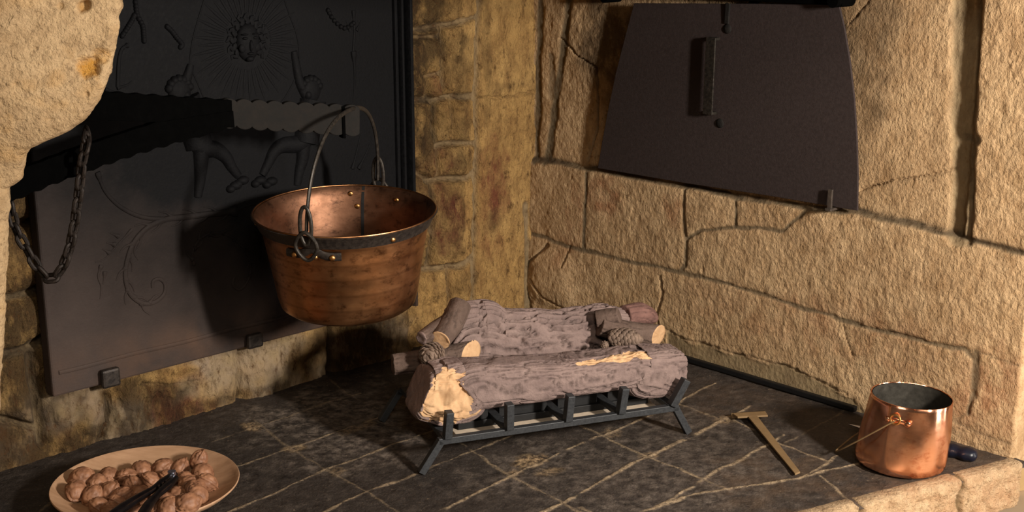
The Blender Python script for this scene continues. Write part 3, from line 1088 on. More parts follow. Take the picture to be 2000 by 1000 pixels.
#OBJECTS
# ------------------------------------------------------------------ fireback (cast-iron plate on the back wall)
def build_fireback():
    u0, v0, off = 0.83, 0.118, 0.046
    root = thing('fireback', PL(u0, v0, 0.014), 'large black cast iron fireback with raised scrolls and figures on the back wall', 'fireback', None, (0, 0, math.atan2(dL[1], dL[0])))
    mb = MB()
    ua, ub, vb = 0.417, 1.259, 1.16
    mb.box(PL(ua, v0, 0.014), dL * (ub - ua), nL * (off - 0.014), UP * (vb - v0))
    plate = mb.build('plate', MAT['fireback'], root, False, 0.004)
    # stepped moulding down the right side
    for u, w, h in ((0.4275, 0.013, 0.018), (0.446, 0.010, 0.012), (0.462, 0.006, 0.008)):
        mb = MB()
        pts = [PL(u + dx, v0 + 0.0, off + dy) for dx, dy in ((-w / 2, -0.003), (w / 2, -0.003), (w / 2, h * .55), (w * .25, h), (-w * .25, h), (-w / 2, h * .55))]
        mb.prism(pts, UP * (vb - v0))
        mb.build('side_moulding', MAT['fireback'], root, True, 0.001)
    mb = MB()
    mb.tube([PL(u, 0.162 + 0.001 * math.sin(u * 30), off) for u in np.linspace(0.47, 1.245, 60)], 0.0042, 10, True, nL, 0.6)
    mb.build('bottom_moulding', MAT['fireback'], root)

    def W(pts, sub=6):
        return [PL(*wallL(p[0], p[1], off), off) for p in smoothline(pts, sub)]

    def relief(name, curves, fl=0.8, mat='fireback'):
        mb = MB()
        for pts, r0, r1 in curves:
            w = W(pts)
            n = len(w)
            rr = [(r0 + (r1 - r0) * i / (n - 1)) * (0.55 + 0.45 * math.sin(math.pi * min(1, (i + 1) / 4))) for i in range(n)]
            mb.tube(w, rr, 10, True, nL, fl)
        return mb.build(name, MAT[mat], root)

    def lobes(pts, step, size):
        out = []
        w = smoothline(pts, 8)
        k = 0
        for i in range(4, len(w) - 3, step):
            x, y = w[i]
            tx, ty = w[i + 1][0] - w[i - 1][0], w[i + 1][1] - w[i - 1][1]
            L_ = math.hypot(tx, ty) + 1e-6
            tx, ty = tx / L_, ty / L_
            sd = 1 if k % 2 else -1
            k += 1
            out.append(([(x, y), (x + tx * size * .6 - ty * sd * size * .55, y + ty * size * .6 + tx * sd * size * .55), (x + tx * size * 1.35 - ty * sd * size * .75, y + ty * size * 1.35 + tx * sd * size * .75)], .006, .0022))
        return out
    S1 = [(462, 412), (430, 416), (400, 419), (360, 424), (325, 428), (290, 443), (262, 472), (248, 510), (245, 545), (255, 575), (278, 592), (302, 590)]
    S2 = [(379, 518), (377, 492), (390, 468), (416, 455), (450, 462), (478, 488), (490, 520), (484, 548)]
    relief('acanthus_leaves', lobes(S1, 5, 20) + lobes(S2, 6, 15))
    relief('scroll', [([(462, 412), (430, 416), (400, 419), (360, 424), (325, 428), (290, 443), (262, 472), (248, 510), (245, 545), (255, 575), (278, 592), (302, 590), (320, 574), (322, 555), (312, 545), (299, 549), (298, 562)], .012, .006),
                      ([(190, 336), (205, 373), (235, 404), (278, 424), (330, 428)], .006, .008),
                      ([(270, 470), (262, 492), (270, 508)], .004, .002), ([(250, 560), (240, 545)], .003, .002)])
    relief('scroll', [([(379, 518), (377, 492), (390, 468), (416, 455), (450, 462), (478, 488), (490, 520), (484, 548), (468, 566), (455, 556), (458, 540)], .004, .006),
                      ([(458, 415), (480, 402), (510, 400), (545, 418), (560, 450)], .005, .004),
                      ([(505, 440), (512, 480), (508, 520), (500, 560)], .007, .003)])
    relief('leaf_spray', [([(258, 448), (228, 480), (205, 505), (186, 512)], .004, .002), ([(232, 462), (215, 455)], .005, .002), ([(225, 478), (208, 474)], .006, .002), ([(214, 494), (200, 486)], .005, .002),
                          ([(198, 518), (192, 540), (198, 560), (196, 584)], .005, .003), ([(205, 530), (202, 555)], .005, .003)])
    relief('leaf_drop', [([(690, 20), (692, 60), (690, 100)], .005, .006), ([(690, 100), (693, 150), (690, 200)], .008, .002), ([(684, 60), (676, 40)], .005, .002), ([(696, 60), (706, 40)], .005, .002)])
    relief('leaf_spray', [([(688, 330), (696, 300), (705, 262)], .006, .003), ([(700, 330), (715, 300), (728, 270)], .006, .002)])
    relief('oval_border', [([(408, -30), (388, 35), (376, 80), (370, 125)], .0032, .0032), ([(370, 128), (385, 160), (400, 196)], .0032, .0028)], .9)
    relief('oval_border', [([(545, -30), (566, 30), (580, 70), (585, 115), (577, 152), (560, 185), (548, 202)], .0032, .003)], .9)

    def figure(hx, hy, s):
        c = PL(*wallL(hx, hy, off), off)
        mb = MB()
        mb.ball(c, dL * .024, UP * .027, nL * .011, 18, 12)
        mb.ball(c + dL * (-.010 * s) - UP * .008, dL * .010, UP * .012, nL * .013, 12, 8)
        for k in range(7):
            t = math.pi * (0.1 + 0.8 * k / 6)
            mb.ball(c + dL * .022 * math.cos(t) + UP * .022 * math.sin(t), dL * .009, UP * .009, nL * .009, 10, 6)
        for pts, r0, r1 in ARMS[s]:
            w = W(pts)
            mb.tube(w, list(np.linspace(r0, r1, len(w))), 12, True, nL, .75)
        for fx, fy in FEET[s]:
            q = PL(*wallL(fx, fy, off), off)
            mb.ball(q, dL * .014, UP * .009, nL * .010, 12, 8)
            mb.ball(q + dL * .012 - UP * .005, dL * .010, UP * .008, nL * .010, 12, 8)
        mb.build('cherub_figure', MAT['fireback'], root)

    ARMS = {1: [([(352, 182), (362, 160), (369, 138), (372, 126)], .012, .007), ([(380, 250), (392, 288), (420, 292), (440, 306), (452, 326), (466, 344)], .021, .008), ([(392, 284), (392, 320), (390, 352), (386, 385)], .018, .008), ([(360, 190), (372, 230), (388, 285)], .030, .028)],
            -1: [([(600, 190), (585, 160), (577, 120), (574, 100)], .012, .007), ([(600, 262), (585, 280), (552, 284), (535, 296), (524, 318), (512, 342)], .021, .008), ([(592, 280), (590, 310), (584, 335), (580, 362)], .017, .008), ([(610, 195), (604, 235), (596, 278)], .030, .028)]}
    FEET = {1: [(474, 352), (460, 362)], -1: [(508, 352), (530, 354)]}
    figure(350, 178, 1)
    figure(606, 176, -1)

    # a face among rays
    c = PL(*wallL(483, 82, off), off)
    mb = MB()
    mb.ball(c, dL * .026, UP * .036, nL * .013, 24, 16)
    mb.ball(c - UP * .006 + nL * .011, dL * .0045, UP * .012, nL * .006, 12, 8)
    for s in (-1, 1):
        mb.ball(c + dL * s * .011 + UP * .008 + nL * .0105, dL * .006, UP * .003, nL * .004, 12, 8)
        mb.ball(c + dL * s * .011 + UP * .015 + nL * .0098, dL * .008, UP * .0022, nL * .005, 12, 8)
        mb.ball(c + dL * s * .016 - UP * .010 + nL * .008, dL * .008, UP * .009, nL * .0035, 12, 8)
    mb.ball(c - UP * .021 + nL * .0095, dL * .008, UP * .003, nL * .005, 12, 8)
    mb.ball(c - UP * .031 + nL * .006, dL * .009, UP * .006, nL * .007, 12, 8)
    for k in range(13):                                # wavy locks of hair
        t = math.pi * (-0.22 + 1.44 * k / 12)
        lock = []
        for q in range(7):
            rr_ = .026 + .0035 * q
            lock.append(c + dL * (rr_ * math.cos(t + .10 * math.sin(q * 1.6 + k))) + UP * (.004 + 1.16 * rr_ * math.sin(t + .10 * math.sin(q * 1.6 + k))))
        mb.tube(lock, [.005, .006, .006, .0055, .0045, .0035, .002], 8, True, nL, .7)
    mb.build('relief_face', MAT['fireback'], root)
    mb = MB()
    for k in range(44):
        t = 2 * math.pi * k / 44
        r0, r1 = .052, .105 + .016 * (k % 2)
        a = c + dL * r0 * math.cos(t) + UP * r0 * math.sin(t)
        b = c + dL * r1 * math.cos(t) + UP * r1 * math.sin(t)
        mb.tube([a, a * .5 + b * .5, b], [.0024, .0034, .001], 8, True, nL, .45)
    mb.build('ray_burst', MAT['fireback'], root)
    for strand in ([(262, -10), (265, 12), (268, 30), (278, 50), (280, 66), (281, 80)], [(262, 30), (256, 42), (248, 55), (238, 70)], [(326, 52), (336, 62), (345, 74), (355, 86), (352, 92)], [(640, 20), (652, 40), (672, 55), (690, 45)]):
        mb = MB()
        for q in W(strand, 3):
            mb.ball(q, dL * .0052, UP * .0052, nL * .0055, 10, 8)
        mb.build('bead_garland', MAT['fireback'], root)
    relief('leaf_spray', [([(250, 88), (238, 96), (232, 120), (230, 170)], .005, .008), ([(240, 94), (252, 84)], .004, .002), ([(228, 172), (248, 166), (258, 158)], .005, .002), ([(205, 174), (225, 180)], .004, .003)])


build_fireback()


def iron_clip(cx, cy, w, h, label, d=0.034):
    """iron bracket let into the wall, turned up in front of the fireback's foot"""
    u, v = wallL(cx, cy, 0.075)
    root = thing('iron_bracket', PL(u, v - h, 0.0), label, 'bracket', 'iron brackets under the fireback')
    mb = MB()
    mb.box(PL(u - w / 2, v - h * .52, 0.048), dL * w, nL * .014, UP * h)
    mb.build('upturned_lug', MAT['iron_band'], root, False, .005)
    mb = MB()
    mb.box(PL(u - w * .34, v - h * .5, -0.01), dL * w * .68, nL * .066, UP * .012)
    mb.build('shank', MAT['iron_band'], root, False, .002)


iron_clip(226, 742, .036, .036, 'square iron bracket holding the left foot of the fireback')
iron_clip(508, 669, .036, .030, 'square iron bracket holding the fireback foot beside the hanging cauldron')

# ------------------------------------------------------------------ wall crane
KA = at_y(700, 237, 2.365)
KB = at_y(200, 205, 2.13)
KN = np.cross(KB - KA, UP)
KN /= np.linalg.norm(KN)
if np.dot(KN, CAMP - KA) < 0:
    KN = -KN


def K(x, y):
    return hit(x, y, KA, KN)


def build_crane():
    pc = K(-150, 300)
    foot = np.array([pc[0], pc[1], 0.0])
    root = thing('hearth_crane', foot, 'dark iron hearth crane with a scalloped arm and forked brace above the fireback', 'crane')
    th = 0.013
    top, bot = [], []
    for x in np.arange(430, 701, 2.0):
        f = (x - 430) / 270
        top.append((x, 197 + 14 * f - 6.5 * abs(math.sin(math.pi * (x - 430) / 30)) ** .7))
        bot.append((x, 243 + 17 * f + 6.5 * abs(math.sin(math.pi * (x - 430) / 30)) ** .7))
    mb = MB()
    mb.prism([K(*p) + KN * th / 2 for p in top] + [K(*p) + KN * th / 2 for p in bot[::-1]], -KN * th)
    mb.build('arm', MAT['iron_grey'], root, False, .0012)
    mb = MB()
    c = K(668, 238)
    hx = (KA - KB) / np.linalg.norm(KA - KB)
    mb.box(c - hx * .003 - UP * .029 + KN * (th / 2 + .0025), hx * .006, -KN * (th + .005), UP * .058)
    mb.build('collar', MAT['iron_black_shaded'], root, False, .001)

    def wav(pts, amp, sub):
        out = []
        for i in range(len(pts) - 1):
            for s in range(sub):
                t = s / sub
                x = pts[i][0] + (pts[i + 1][0] - pts[i][0]) * t
                y = pts[i][1] + (pts[i + 1][1] - pts[i][1]) * t
                out.append((x, y + amp * math.sin(x / 5.5)))
        out.append(pts[-1])
        return out
    up_ = wav([(-158, 164), (100, 172), (200, 178), (270, 183), (340, 188), (450, 195)], 1.5, 12)
    low = wav([(452, 246), (300, 238), (175, 233), (60, 228), (-158, 219)], 1.0, 8)
    mb = MB()
    mb.prism([K(*p) + KN * .008 for p in up_ + low], -KN * .016)
    mb.build('arm_root', MAT['iron_black_shaded'], root, False, .001)
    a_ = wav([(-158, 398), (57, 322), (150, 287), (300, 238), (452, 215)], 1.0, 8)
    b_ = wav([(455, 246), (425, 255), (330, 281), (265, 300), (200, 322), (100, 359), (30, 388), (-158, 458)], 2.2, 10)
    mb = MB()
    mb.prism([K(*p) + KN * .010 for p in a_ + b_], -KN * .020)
    mb.build('brace', MAT['iron_black_shaded'], root, False, .001)  # deep shade put into its colour
    mb = MB()
    mb.tube([foot, foot + UP * 0.80], .017, 20)
    mb.build('post', MAT['iron_black_shaded'], root)


build_crane()


def build_chain():
    path = [(170, 262), (166, 290), (160, 320), (156, 360), (151, 400), (146, 435), (138, 475), (126, 512), (110, 538), (96, 543), (80, 530), (64, 508), (50, 482), (36, 458), (26, 430), (20, 395), (16, 372)]
    Yd = [K(170, 262)[1] - .016] + [2.075] * (len(path) - 1)
    pts = np.array(smoothline([at_y(x, y, d) for (x, y), d in zip(path, Yd)], 12))
    seg = np.linalg.norm(np.diff(pts, axis=0), axis=1)
    s = np.concatenate([[0], np.cumsum(seg)])
    pitch, Lk, wk, r = .0195, .0300, .0200, .0037
    n = int(s[-1] / pitch)
    root = thing('iron_chain', pts[0], 'rusty iron chain looping down from the crane brace beside the stone pillar', 'chain')
    for i in range(n):
        def at(q):
            return np.array([np.interp(q, s, pts[:, j]) for j in range(3)])
        c = at((i + .5) * pitch)
        t = at((i + 1) * pitch) - at(i * pitch)
        t /= np.linalg.norm(t)
        ref = np.array([0.2, -1.0, 0.1])
        a = np.cross(t, ref)
        a /= np.linalg.norm(a)
        b = np.cross(t, a)
        ang = R(38 if i % 2 else -52)
        w = a * math.cos(ang) + b * math.sin(ang)
        mb = MB()
        loop = []
        hl, hw = Lk / 2 - wk / 2, wk / 2 - r
        for k in range(9):
            th = -math.pi / 2 + math.pi * k / 8
            loop.append(c + t * (hl + hw * math.cos(th)) + w * hw * math.sin(th))
        for k in range(9):
            th = math.pi / 2 + math.pi * k / 8
            loop.append(c + t * (-hl + hw * math.cos(th)) + w * hw * math.sin(th))
        loop.append(loop[0])
        loop.append(loop[1])
        mb.tube(loop, r, 8, False)
        mb.build('link', MAT['chain'], root)
    mb = MB()
    h0 = K(170, 262)
    mb.ring(h0 - UP * .004, UP, KN, .016, .003, 20, 8)
    mb.build('hanger_ring', MAT['chain'], root)


build_chain()


# ------------------------------------------------------------------ hanging copper cauldron
def build_cauldron():
    c = at_y(675, 405, 2.35)
    zr = c[2] - 0.002
    H_ = 0.186
    base = np.array([c[0], c[1], zr - H_])
    tilt = R(4.2)
    root = thing('copper_cauldron', base, 'large aged copper cauldron hanging by an iron bail from the hearth crane', 'cauldron', None, (tilt, 0, 0))
    Mw = MW[root.name]
    RR = 0.1655

    def outer(z):
        return float(np.interp(z, [0, .004, .012, .03, .08, .13, .16, .178, H_], [.092, .114, .1245, .1295, .1375, .1462, .1515, .159, RR]))
    zs = [0, .002, .004, .008, .012, .02, .03, .045, .06, .08, .1, .12, .14, .155, .165, .172, .178, .183, H_]
    mb = MB()
    prof = [(0.0005, 0.0)] + [(outer(z), z) for z in zs] + [(RR - .0015, H_ + .001), (RR - .003, H_)]
    mb.lathe(prof, 96)
    mb.build('body', MAT['copper_old'], root, local=True, angle=60)
    mb = MB()
    prof = [(outer(z) - .003, z) for z in zs[::-1] if z > .004] + [(.1, .006), (.0005, .005)]
    mb.lathe(prof, 96)
    ins = mb.build('lining', MAT['copper_in'], root, local=True, angle=60)
    mb = MB()
    mb.lathe([(outer(.162) + .0005, .162), (outer(.162) + .004, .1625), (outer(.178) + .0045, .178), (RR + .0035, H_ - .001), (RR + .001, H_ + .0005), (RR - .001, H_ - .001)], 96)
    mb.build('rim_band', MAT['iron_band'], root, local=True, angle=50)
    mb = MB()
    mb.ring((0, 0, H_ + .0012), (1, 0, 0), (0, 1, 0), RR + .0005, .0016, 96, 8)
    mb.build('rim_edge', MAT['copper_old'], root, local=True)
    # the seam inside
    th = math.atan2(.94, .10)
    d = np.array([math.cos(th), math.sin(th), 0])
    s = np.array([-d[1], d[0], 0])
    mb = MB()
    pts = [(outer(z) - .0042, z) for z in np.linspace(.03, H_, 12)]
    for (r0, z0), (r1, z1) in zip(pts[:-1], pts[1:]):
        a, b = d * r0 + UP * z0, d * r1 + UP * z1
        mb.box8([a - s * .0028, a + s * .0028, a + s * .0028 + d * .0015, a - s * .0028 + d * .0015, b - s * .0028, b + s * .0028, b + s * .0028 + d * .0015, b - s * .0028 + d * .0015])
    mb.build('seam', MAT['tray'], ins, False, local=True)
    for thd, z in ((93, .173), (88, .150), (57, .168)):
        t = R(thd)
        q = np.array([math.cos(t), math.sin(t), 0]) * (outer(z) - .003) + UP * z
        dd = np.array([math.cos(t), math.sin(t), 0])
        mb = MB()
        mb.ball(q, np.cross(dd, UP) * .0055, UP * .0055, dd * .0028, 14, 8)
        mb.build('rivet', MAT['brass'], ins, local=True)
    for thd, z in ((-52, .171), (-170, .171)):
        t = R(thd)
        e = np.array([math.cos(t), math.sin(t), 0])
        mb = MB()
        mb.ball(e * (outer(z) + .0042) + UP * z, np.cross(e, UP) * .0050, UP * .0050, e * .003, 14, 8)
        mb.build('rivet', MAT['brass'], root, local=True)
    # ears: strap, diamond ring, rivets (near one front-left, far one opposite)
    thn = math.atan2(-.9645, -.264)
    ends = []
    for sgn in (1, -1):
        t = thn if sgn == 1 else thn + math.pi
        dd = np.array([math.cos(t), math.sin(t), 0])
        ss = np.array([-math.sin(t), math.cos(t), 0])
        mb = MB()
        zc = .148
        pp = []
        for k in range(17):
            q = -0.34 + 0.68 * k / 16
            tt = t + q
            rr_ = outer(zc) + .003
            pp.append(np.array([math.cos(tt), math.sin(tt), 0]) * rr_ + UP * (zc + .012 * math.exp(-(q / .1) ** 2)))
        mb.tube(pp, .0075, 10, True, dd, .35)
        ear = mb.build('ear_strap', MAT['iron_band'], root, local=True)
        for q in (-.22, .04, .24):
            tt = t + q
            e = np.array([math.cos(tt), math.sin(tt), 0])
            mb = MB()
            mb.ball(e * (outer(zc) + .0055) + UP * (zc - .001), np.cross(e, UP) * .0055, UP * .0055, e * .004, 14, 8)
            mb.build('rivet', MAT['brass'], ear, local=True)
        # diamond shaped ring standing up past the rim
        rc = dd * (RR + .0085) + UP * (H_ - .014)
        up2 = UP * 1.0 + dd * .12
        up2 /= np.linalg.norm(up2)
        loop = [rc + ss * .020 * math.copysign(abs(math.cos(a)) ** 1.25, math.cos(a)) + up2 * .026 * math.copysign(abs(math.sin(a)) ** 1.25, math.sin(a)) for a in np.linspace(0, 2 * math.pi, 41)]
        mb = MB()
        mb.tube(loop + [loop[1]], .0034, 10, False)
        mb.build('ear_ring', MAT['iron_bail'], root, local=True)
        ends.append((rc, dd, ss))
    # bail
    apex = np.array([0, 0, 0.0])
    zt = at_y(690, 212, 2.35)[2] - base[2]
    d0 = ends[0][1]
    pts = []
    for a in np.linspace(0, math.pi, 49):
        ca, sa = math.cos(a), math.sin(a)
        r_ = (RR + .004) * math.copysign(abs(ca) ** .82, ca)
        z_ = (H_ + .012) + (zt - H_ - .012) * abs(sa) ** .92
        pts.append(d0 * r_ + UP * z_ + np.array([.012, 0, 0]) * sa)
    mb = MB()
    mb.tube(pts, .0042, 12, True, np.cross(d0, UP), .7)
    bail = mb.build('bail', MAT['iron_bail'], root, local=True)
    for sgn, e in zip((1, -1), ends):
        p0 = pts[0] if sgn == 1 else pts[-1]
        mb = MB()
        loop = [p0 + UP * (.010 + .034 * math.cos(a)) + e[2] * .0105 * math.sin(a) + e[1] * .003 for a in np.linspace(0, 2 * math.pi, 33)]
        mb.tube(loop + [loop[1]], .0034, 10, False)
        mb.build('hook_loop', MAT['iron_bail'], bail, local=True)


build_cauldron()

# ------------------------------------------------------------------ fire grate
GO = np.array([-.162, 2.14, 0])
GA = R(20.8)
GX = np.array([math.cos(GA), math.sin(GA), 0])
GY = np.array([-GX[1], GX[0], 0])


def G(gx, gy, z):
    return GO + GX * gx + GY * gy + UP * z


def build_grate():
    root = thing('fire_grate', G(.266, .132, 0), 'black steel fire grate on splayed legs holding the logs', 'grate')
    for gy in (0.0, .264):
        mb = MB()
        mb.bar(G(.034, gy, .056), G(.506, gy, .056), .013, .012)
        mb.build('cross_bar', MAT['grate'], root, False, .001)
        for a, b in (((.040, .057), (.002, .001)), ((.500, .057), (.531, .001))):
            mb = MB()
            mb.bar(G(a[0], gy, a[1]), G(b[0], gy, b[1]), .013, .013, GY)
            mb.build('leg', MAT['grate'], root, False, .001)
    for b, t in ((.050, .053), (.166, .165), (.280, .283), (.386, .391), (.492, .518)):
        mb = MB()
        mb.bar(G(b, -.004, .0595), G(b, .268, .0595), .016, .009)
        bar = mb.build('fire_bar', MAT['grate'], root, False, .001)
        mb = MB()
        mb.bar(G(b, -.004, .062), G(t, -.008, .112), .014, .017, GY)
        mb.build('upturned_end', MAT['grate'], bar, False, .0012)
    root2 = thing('burner_tray', G(.29, .13, .03), 'black burner tray with a pale fibre edge slung under the front log', 'tray')
    mb = MB()
    mb.box(G(.085, .050, .030), GX * .405, GY * .145, UP * .011)
    mb.build('fibre_pad', MAT['fibre'], root2, False, .001)
    mb = MB()
    mb.box(G(.095, .070, .0412), GX * .385, GY * .13, UP * .0135)
    mb.build('pan', MAT['tray'], root2, False, .001)
    xb = (.050, .166, .283, .386, .492)
    for a, b in zip(xb[:-1], xb[1:]):                  # black baffle standing between the fire bars
        mb = MB()
        mb.box(G(max(a + .011, .096), .076, .0415), GX * (b - .011 - max(a + .011, .096)), GY * .006, UP * .040)
        mb.build('baffle', MAT['tray'], root2, False, .0005)


build_grate()


# ------------------------------------------------------------------ logs
def log_rings(path, ra, rb, front, m=160, n=96, amp=.004, seed=0, ridge=26, furrow=.004, caps=5, ex=2.0, kw_slant=None):
    """rings along a path. ra: half width towards 'front', rb: half height. Returns points, furrow mask, (t, theta)"""
    slant = kw_slant or (0, 0)
    P = np.array(smoothline(path, 24))
    s = np.concatenate([[0], np.cumsum(np.linalg.norm(np.diff(P, axis=0), axis=1))])
    q = np.linspace(0, s[-1], m)
    C = np.stack([np.interp(q, s, P[:, j]) for j in range(3)], -1)
    T = np.gradient(C, axis=0)
    T /= np.linalg.norm(T, axis=1)[:, None]
    f = np.asarray(front, float)
    A = f - T * (T @ f)[:, None]
    A /= np.linalg.norm(A, axis=1)[:, None]
    B = np.cross(A, T)
    if B[m // 2][2] < 0:
        B = -B
    tq = q / s[-1]
    a = np.interp(tq, np.linspace(0, 1, len(ra)), ra) if not isinstance(ra, tuple) else np.interp(tq, ra[0], ra[1])
    b = np.interp(tq, np.linspace(0, 1, len(rb)), rb) if not isinstance(rb, tuple) else np.interp(tq, rb[0], rb[1])
    th = np.linspace(0, 2 * math.pi, n, endpoint=False)
    ct, st_ = np.cos(th), np.sin(th)
    ct = np.sign(ct) * np.abs(ct) ** (2 / ex)
    st_ = np.sign(st_) * np.abs(st_) ** (2 / ex)
    rm = (a.mean() + b.mean()) / 2
    X, Y = np.cos(th)[None, :] * rm, np.sin(th)[None, :] * rm
    Z = q[:, None]
    sw = 0.012 * noise3(X * 20, Y * 20, Z * 9, seed + 9)
    rid = 1 - np.abs(fbm3((X + sw) * ridge * 3.2, (Y + sw) * ridge * 3.2, Z * ridge * .36, 4, seed)) * 2.4
    rid = np.clip(rid, 0, 1)
    low = fbm3(X * 14, Y * 14, Z * 10, 3, seed + 3)
    disp = amp * low - furrow * rid ** 5 + .12 * furrow * fbm3(X * 90, Y * 90, Z * 40, 3, seed + 6)
    D = ct[None, :, None] * A[:, None, :] * a[:, None, None] + st_[None, :, None] * B[:, None, :] * b[:, None, None]
    Dn = D / np.linalg.norm(D, axis=2)[..., None]
    pts = C[:, None, :] + D + Dn * disp[..., None]
    fz = (D * A[:, None, :]).sum(2)
    sh = -fz * (slant[1] * sstep(.72, 1.0, tq)[:, None]) + fz * (slant[0] * sstep(.28, 0.0, tq)[:, None])
    pts = pts + T[:, None, :] * sh[..., None]
    return pts, np.clip(rid ** 9, 0, 1), tq, th, C, T


def log_object(name, mat, parent, path, ra, rb, front, label_parts=(), patch=None, cut=(None, None), cutmat='pale', **kw):
    """log body with its cut ends and split patches as meshes of their own"""
    pts, fur, tq, th, C, T = log_rings(path, ra, rb, front, **kw)
    m, n = pts.shape[:2]
    pm = patch(tq[:, None] + 0 * th[None, :], th[None, :] + 0 * tq[:, None]) if patch else np.zeros((m, n))
    seed = kw.get('seed', 0)
    if patch:
        fade = sstep(.25, .75, pm)
        nz = 0.011 * fbm3(pts[..., 0] * 38, pts[..., 1] * 38, pts[..., 2] * 38, 3, seed + 60) + .003 * np.abs(fbm3(pts[..., 0] * 90, pts[..., 1] * 90, pts[..., 2] * 60, 3, seed + 61))
        cen = C[:, None, :]
        Dn = pts - cen
        Dn /= np.linalg.norm(Dn, axis=2)[..., None]
        pts = pts + Dn * (fade * (nz - .0025))[..., None]
    V = pts.reshape(-1, 3)
    fm = (fur * (1 - (pm > .5))).reshape(-1)
    body, pat = [], {}
    names = ['pale splintered patch at the left end of the log', 'pale splintered patch on top near the right end']
    pf = (pm + .22 * noise2(tq[:, None] * 60, th[None, :] * 7, seed + 70)) > .5 if patch else np.zeros((m, n), bool)
    for i in range(m - 1):
        for j in range(n):
            q = (i * n + j, i * n + (j + 1) % n, (i + 1) * n + (j + 1) % n, (i + 1) * n + j)
            (pat.setdefault(names[int(tq[i] > .4)], []) if pf[i, j] else body).append(q)

    def emit(nm, verts, faces, mt, par, mk=None):
        used = sorted({i for f in faces for i in f})
        re = {k: i for i, k in enumerate(used)}
        vv = [tuple(verts[i]) for i in used]
        ff = [tuple(re[i] for i in f) for f in faces]
        mb = MB()
        mb.add(vv, ff)
        org = None
        o = mb.build(nm, MAT[mt], par, True, 0, C[m // 2] if par is None else None, 180)
        if mk is not None:
            at = o.data.attributes.new('mask', 'FLOAT_COLOR', 'POINT')
            dat = np.zeros((len(used), 4))
            dat[:, 0] = mk[used]
            at.data.foreach_set('color', dat.reshape(-1))
        return o

    capv = {}
    caps_b = []
    cap_sets = []
    Vx = [tuple(p) for p in V]
    for e, (row, sgn) in enumerate(((0, -1), (m - 1, 1))):
        base = [row * n + j for j in range(n)]
        rings = [base]
        cen = pts[row].mean(0)
        for k, sc in enumerate((.97, .8, .55, .28)):
            ids = []
            for j in range(n):
                p = cen + (pts[row, j] - cen) * sc + T[row] * sgn * (.0012 + .0016 * noise3(pts[row, j, 0] * sc * 90, pts[row, j, 1] * sc * 90, pts[row, j, 2] * sc * 90, seed + 80))
                ids.append(len(Vx))
                Vx.append(tuple(p))
            rings.append(ids)
        Vx.append(tuple(cen + T[row] * sgn * .0012))
        ctr = len(Vx) - 1
        fs = []
        for a_, b_ in zip(rings[:-1], rings[1:]):
            for j in range(n):
                fs.append((a_[j], a_[(j + 1) % n], b_[(j + 1) % n], b_[j]))
        for j in range(n):
            fs.append((rings[-1][j], rings[-1][(j + 1) % n], ctr))
        cap_sets.append(fs)
    fm = np.concatenate([fm, np.zeros(len(Vx) - len(fm))])
    VV = np.array(Vx)
    for e in (0, 1):
        if cut[e] is None:
            body += cap_sets[e]
    o = emit(name, VV, body, mat, parent, fm)
    par = o
    MWsave = MW[o.name]
    for lab, fs in sorted(pat.items()):
        s = emit('split_face', VV, fs, 'pale', par)
        s['label'] = lab
    for e in (0, 1):
        if cut[e] is not None:
            emit('cut_end', VV, cap_sets[e], cut[e], par)
    return o


FRONT = -GY


def front_log():
    tab = [(.020, .175, .090), (.03, .178, .078), (.06, .181, .0650), (.098, .178, .0650), (.110, .176, .086), (.2, .167, .089), (.3, .158, .089), (.4, .157, .091), (.446, .160, .086), (.454, .160, .0650), (.524, .152, .0650), (.534, .150, .067)]
    gx = np.array([t[0] for t in tab])
    xs = np.linspace(.020, .534, 110)
    top = np.interp(xs, gx, [t[1] for t in tab])
    bot = np.interp(xs, gx, [t[2] for t in tab])
    path = [G(x, .064, (t + b) / 2) for x, t, b in zip(xs, top, bot)]
    tt = np.linspace(0, 1, 110)

    def patch(t, th):
        x = .020 + .514 * t
        a = np.degrees((th + math.pi) % (2 * math.pi) - math.pi)
        p1 = np.hypot((x - .062) / .050, (a - 2) / 62) + .25 * noise2(x * 60, a / 18, 5)
        p2 = np.hypot((x - .385 + (a - 50) * .0006) / .072, (a - 60) / (15 + 12 * sstep(.36, .42, x))) + .35 * noise2(x * 50, a / 14, 8)
        return np.maximum(1 - sstep(.75, 1.1, p1), 1 - sstep(.75, 1.1, p2))
    o = log_object('front_log', 'bark', None, path, (tt, .048 + 0 * tt), (tt, (top - bot) / 2), FRONT, patch=patch, m=300, n=150, amp=.004, furrow=.0058, seed=301, ridge=36, ex=3.8)
    tag(o, 'thick mauve-brown front log with pale splintered patches lying across the grate', 'log')


def back_log():
    tab = [(.130, .205, .085), (.16, .240, .075), (.19, .243, .0655), (.215, .224, .0655), (.30, .214, .0655), (.40, .203, .0655), (.46, .204, .0655), (.492, .196, .08)]
    gx = [t[0] for t in tab]
    xs = np.linspace(.13, .492, 50)
    top = np.interp(xs, gx, [t[1] for t in tab])
    bot = np.interp(xs, gx, [t[2] for t in tab])
    path = [G(x, .206, (t + b) / 2) for x, t, b in zip(xs, top, bot)]
    tt = np.linspace(0, 1, 50)
    o = log_object('back_log', 'bark', None, path, (tt, .047 + 0 * tt), (tt, (top - bot) / 2), FRONT, m=300, n=170, amp=.008, furrow=.014, seed=325, ridge=30, ex=2.3)
    tag(o, 'large deeply furrowed brown log at the back of the grate', 'log')


front_log()
back_log()


def gp(x, y, gy):
    return hit(x, y, GO + GY * gy, GY)


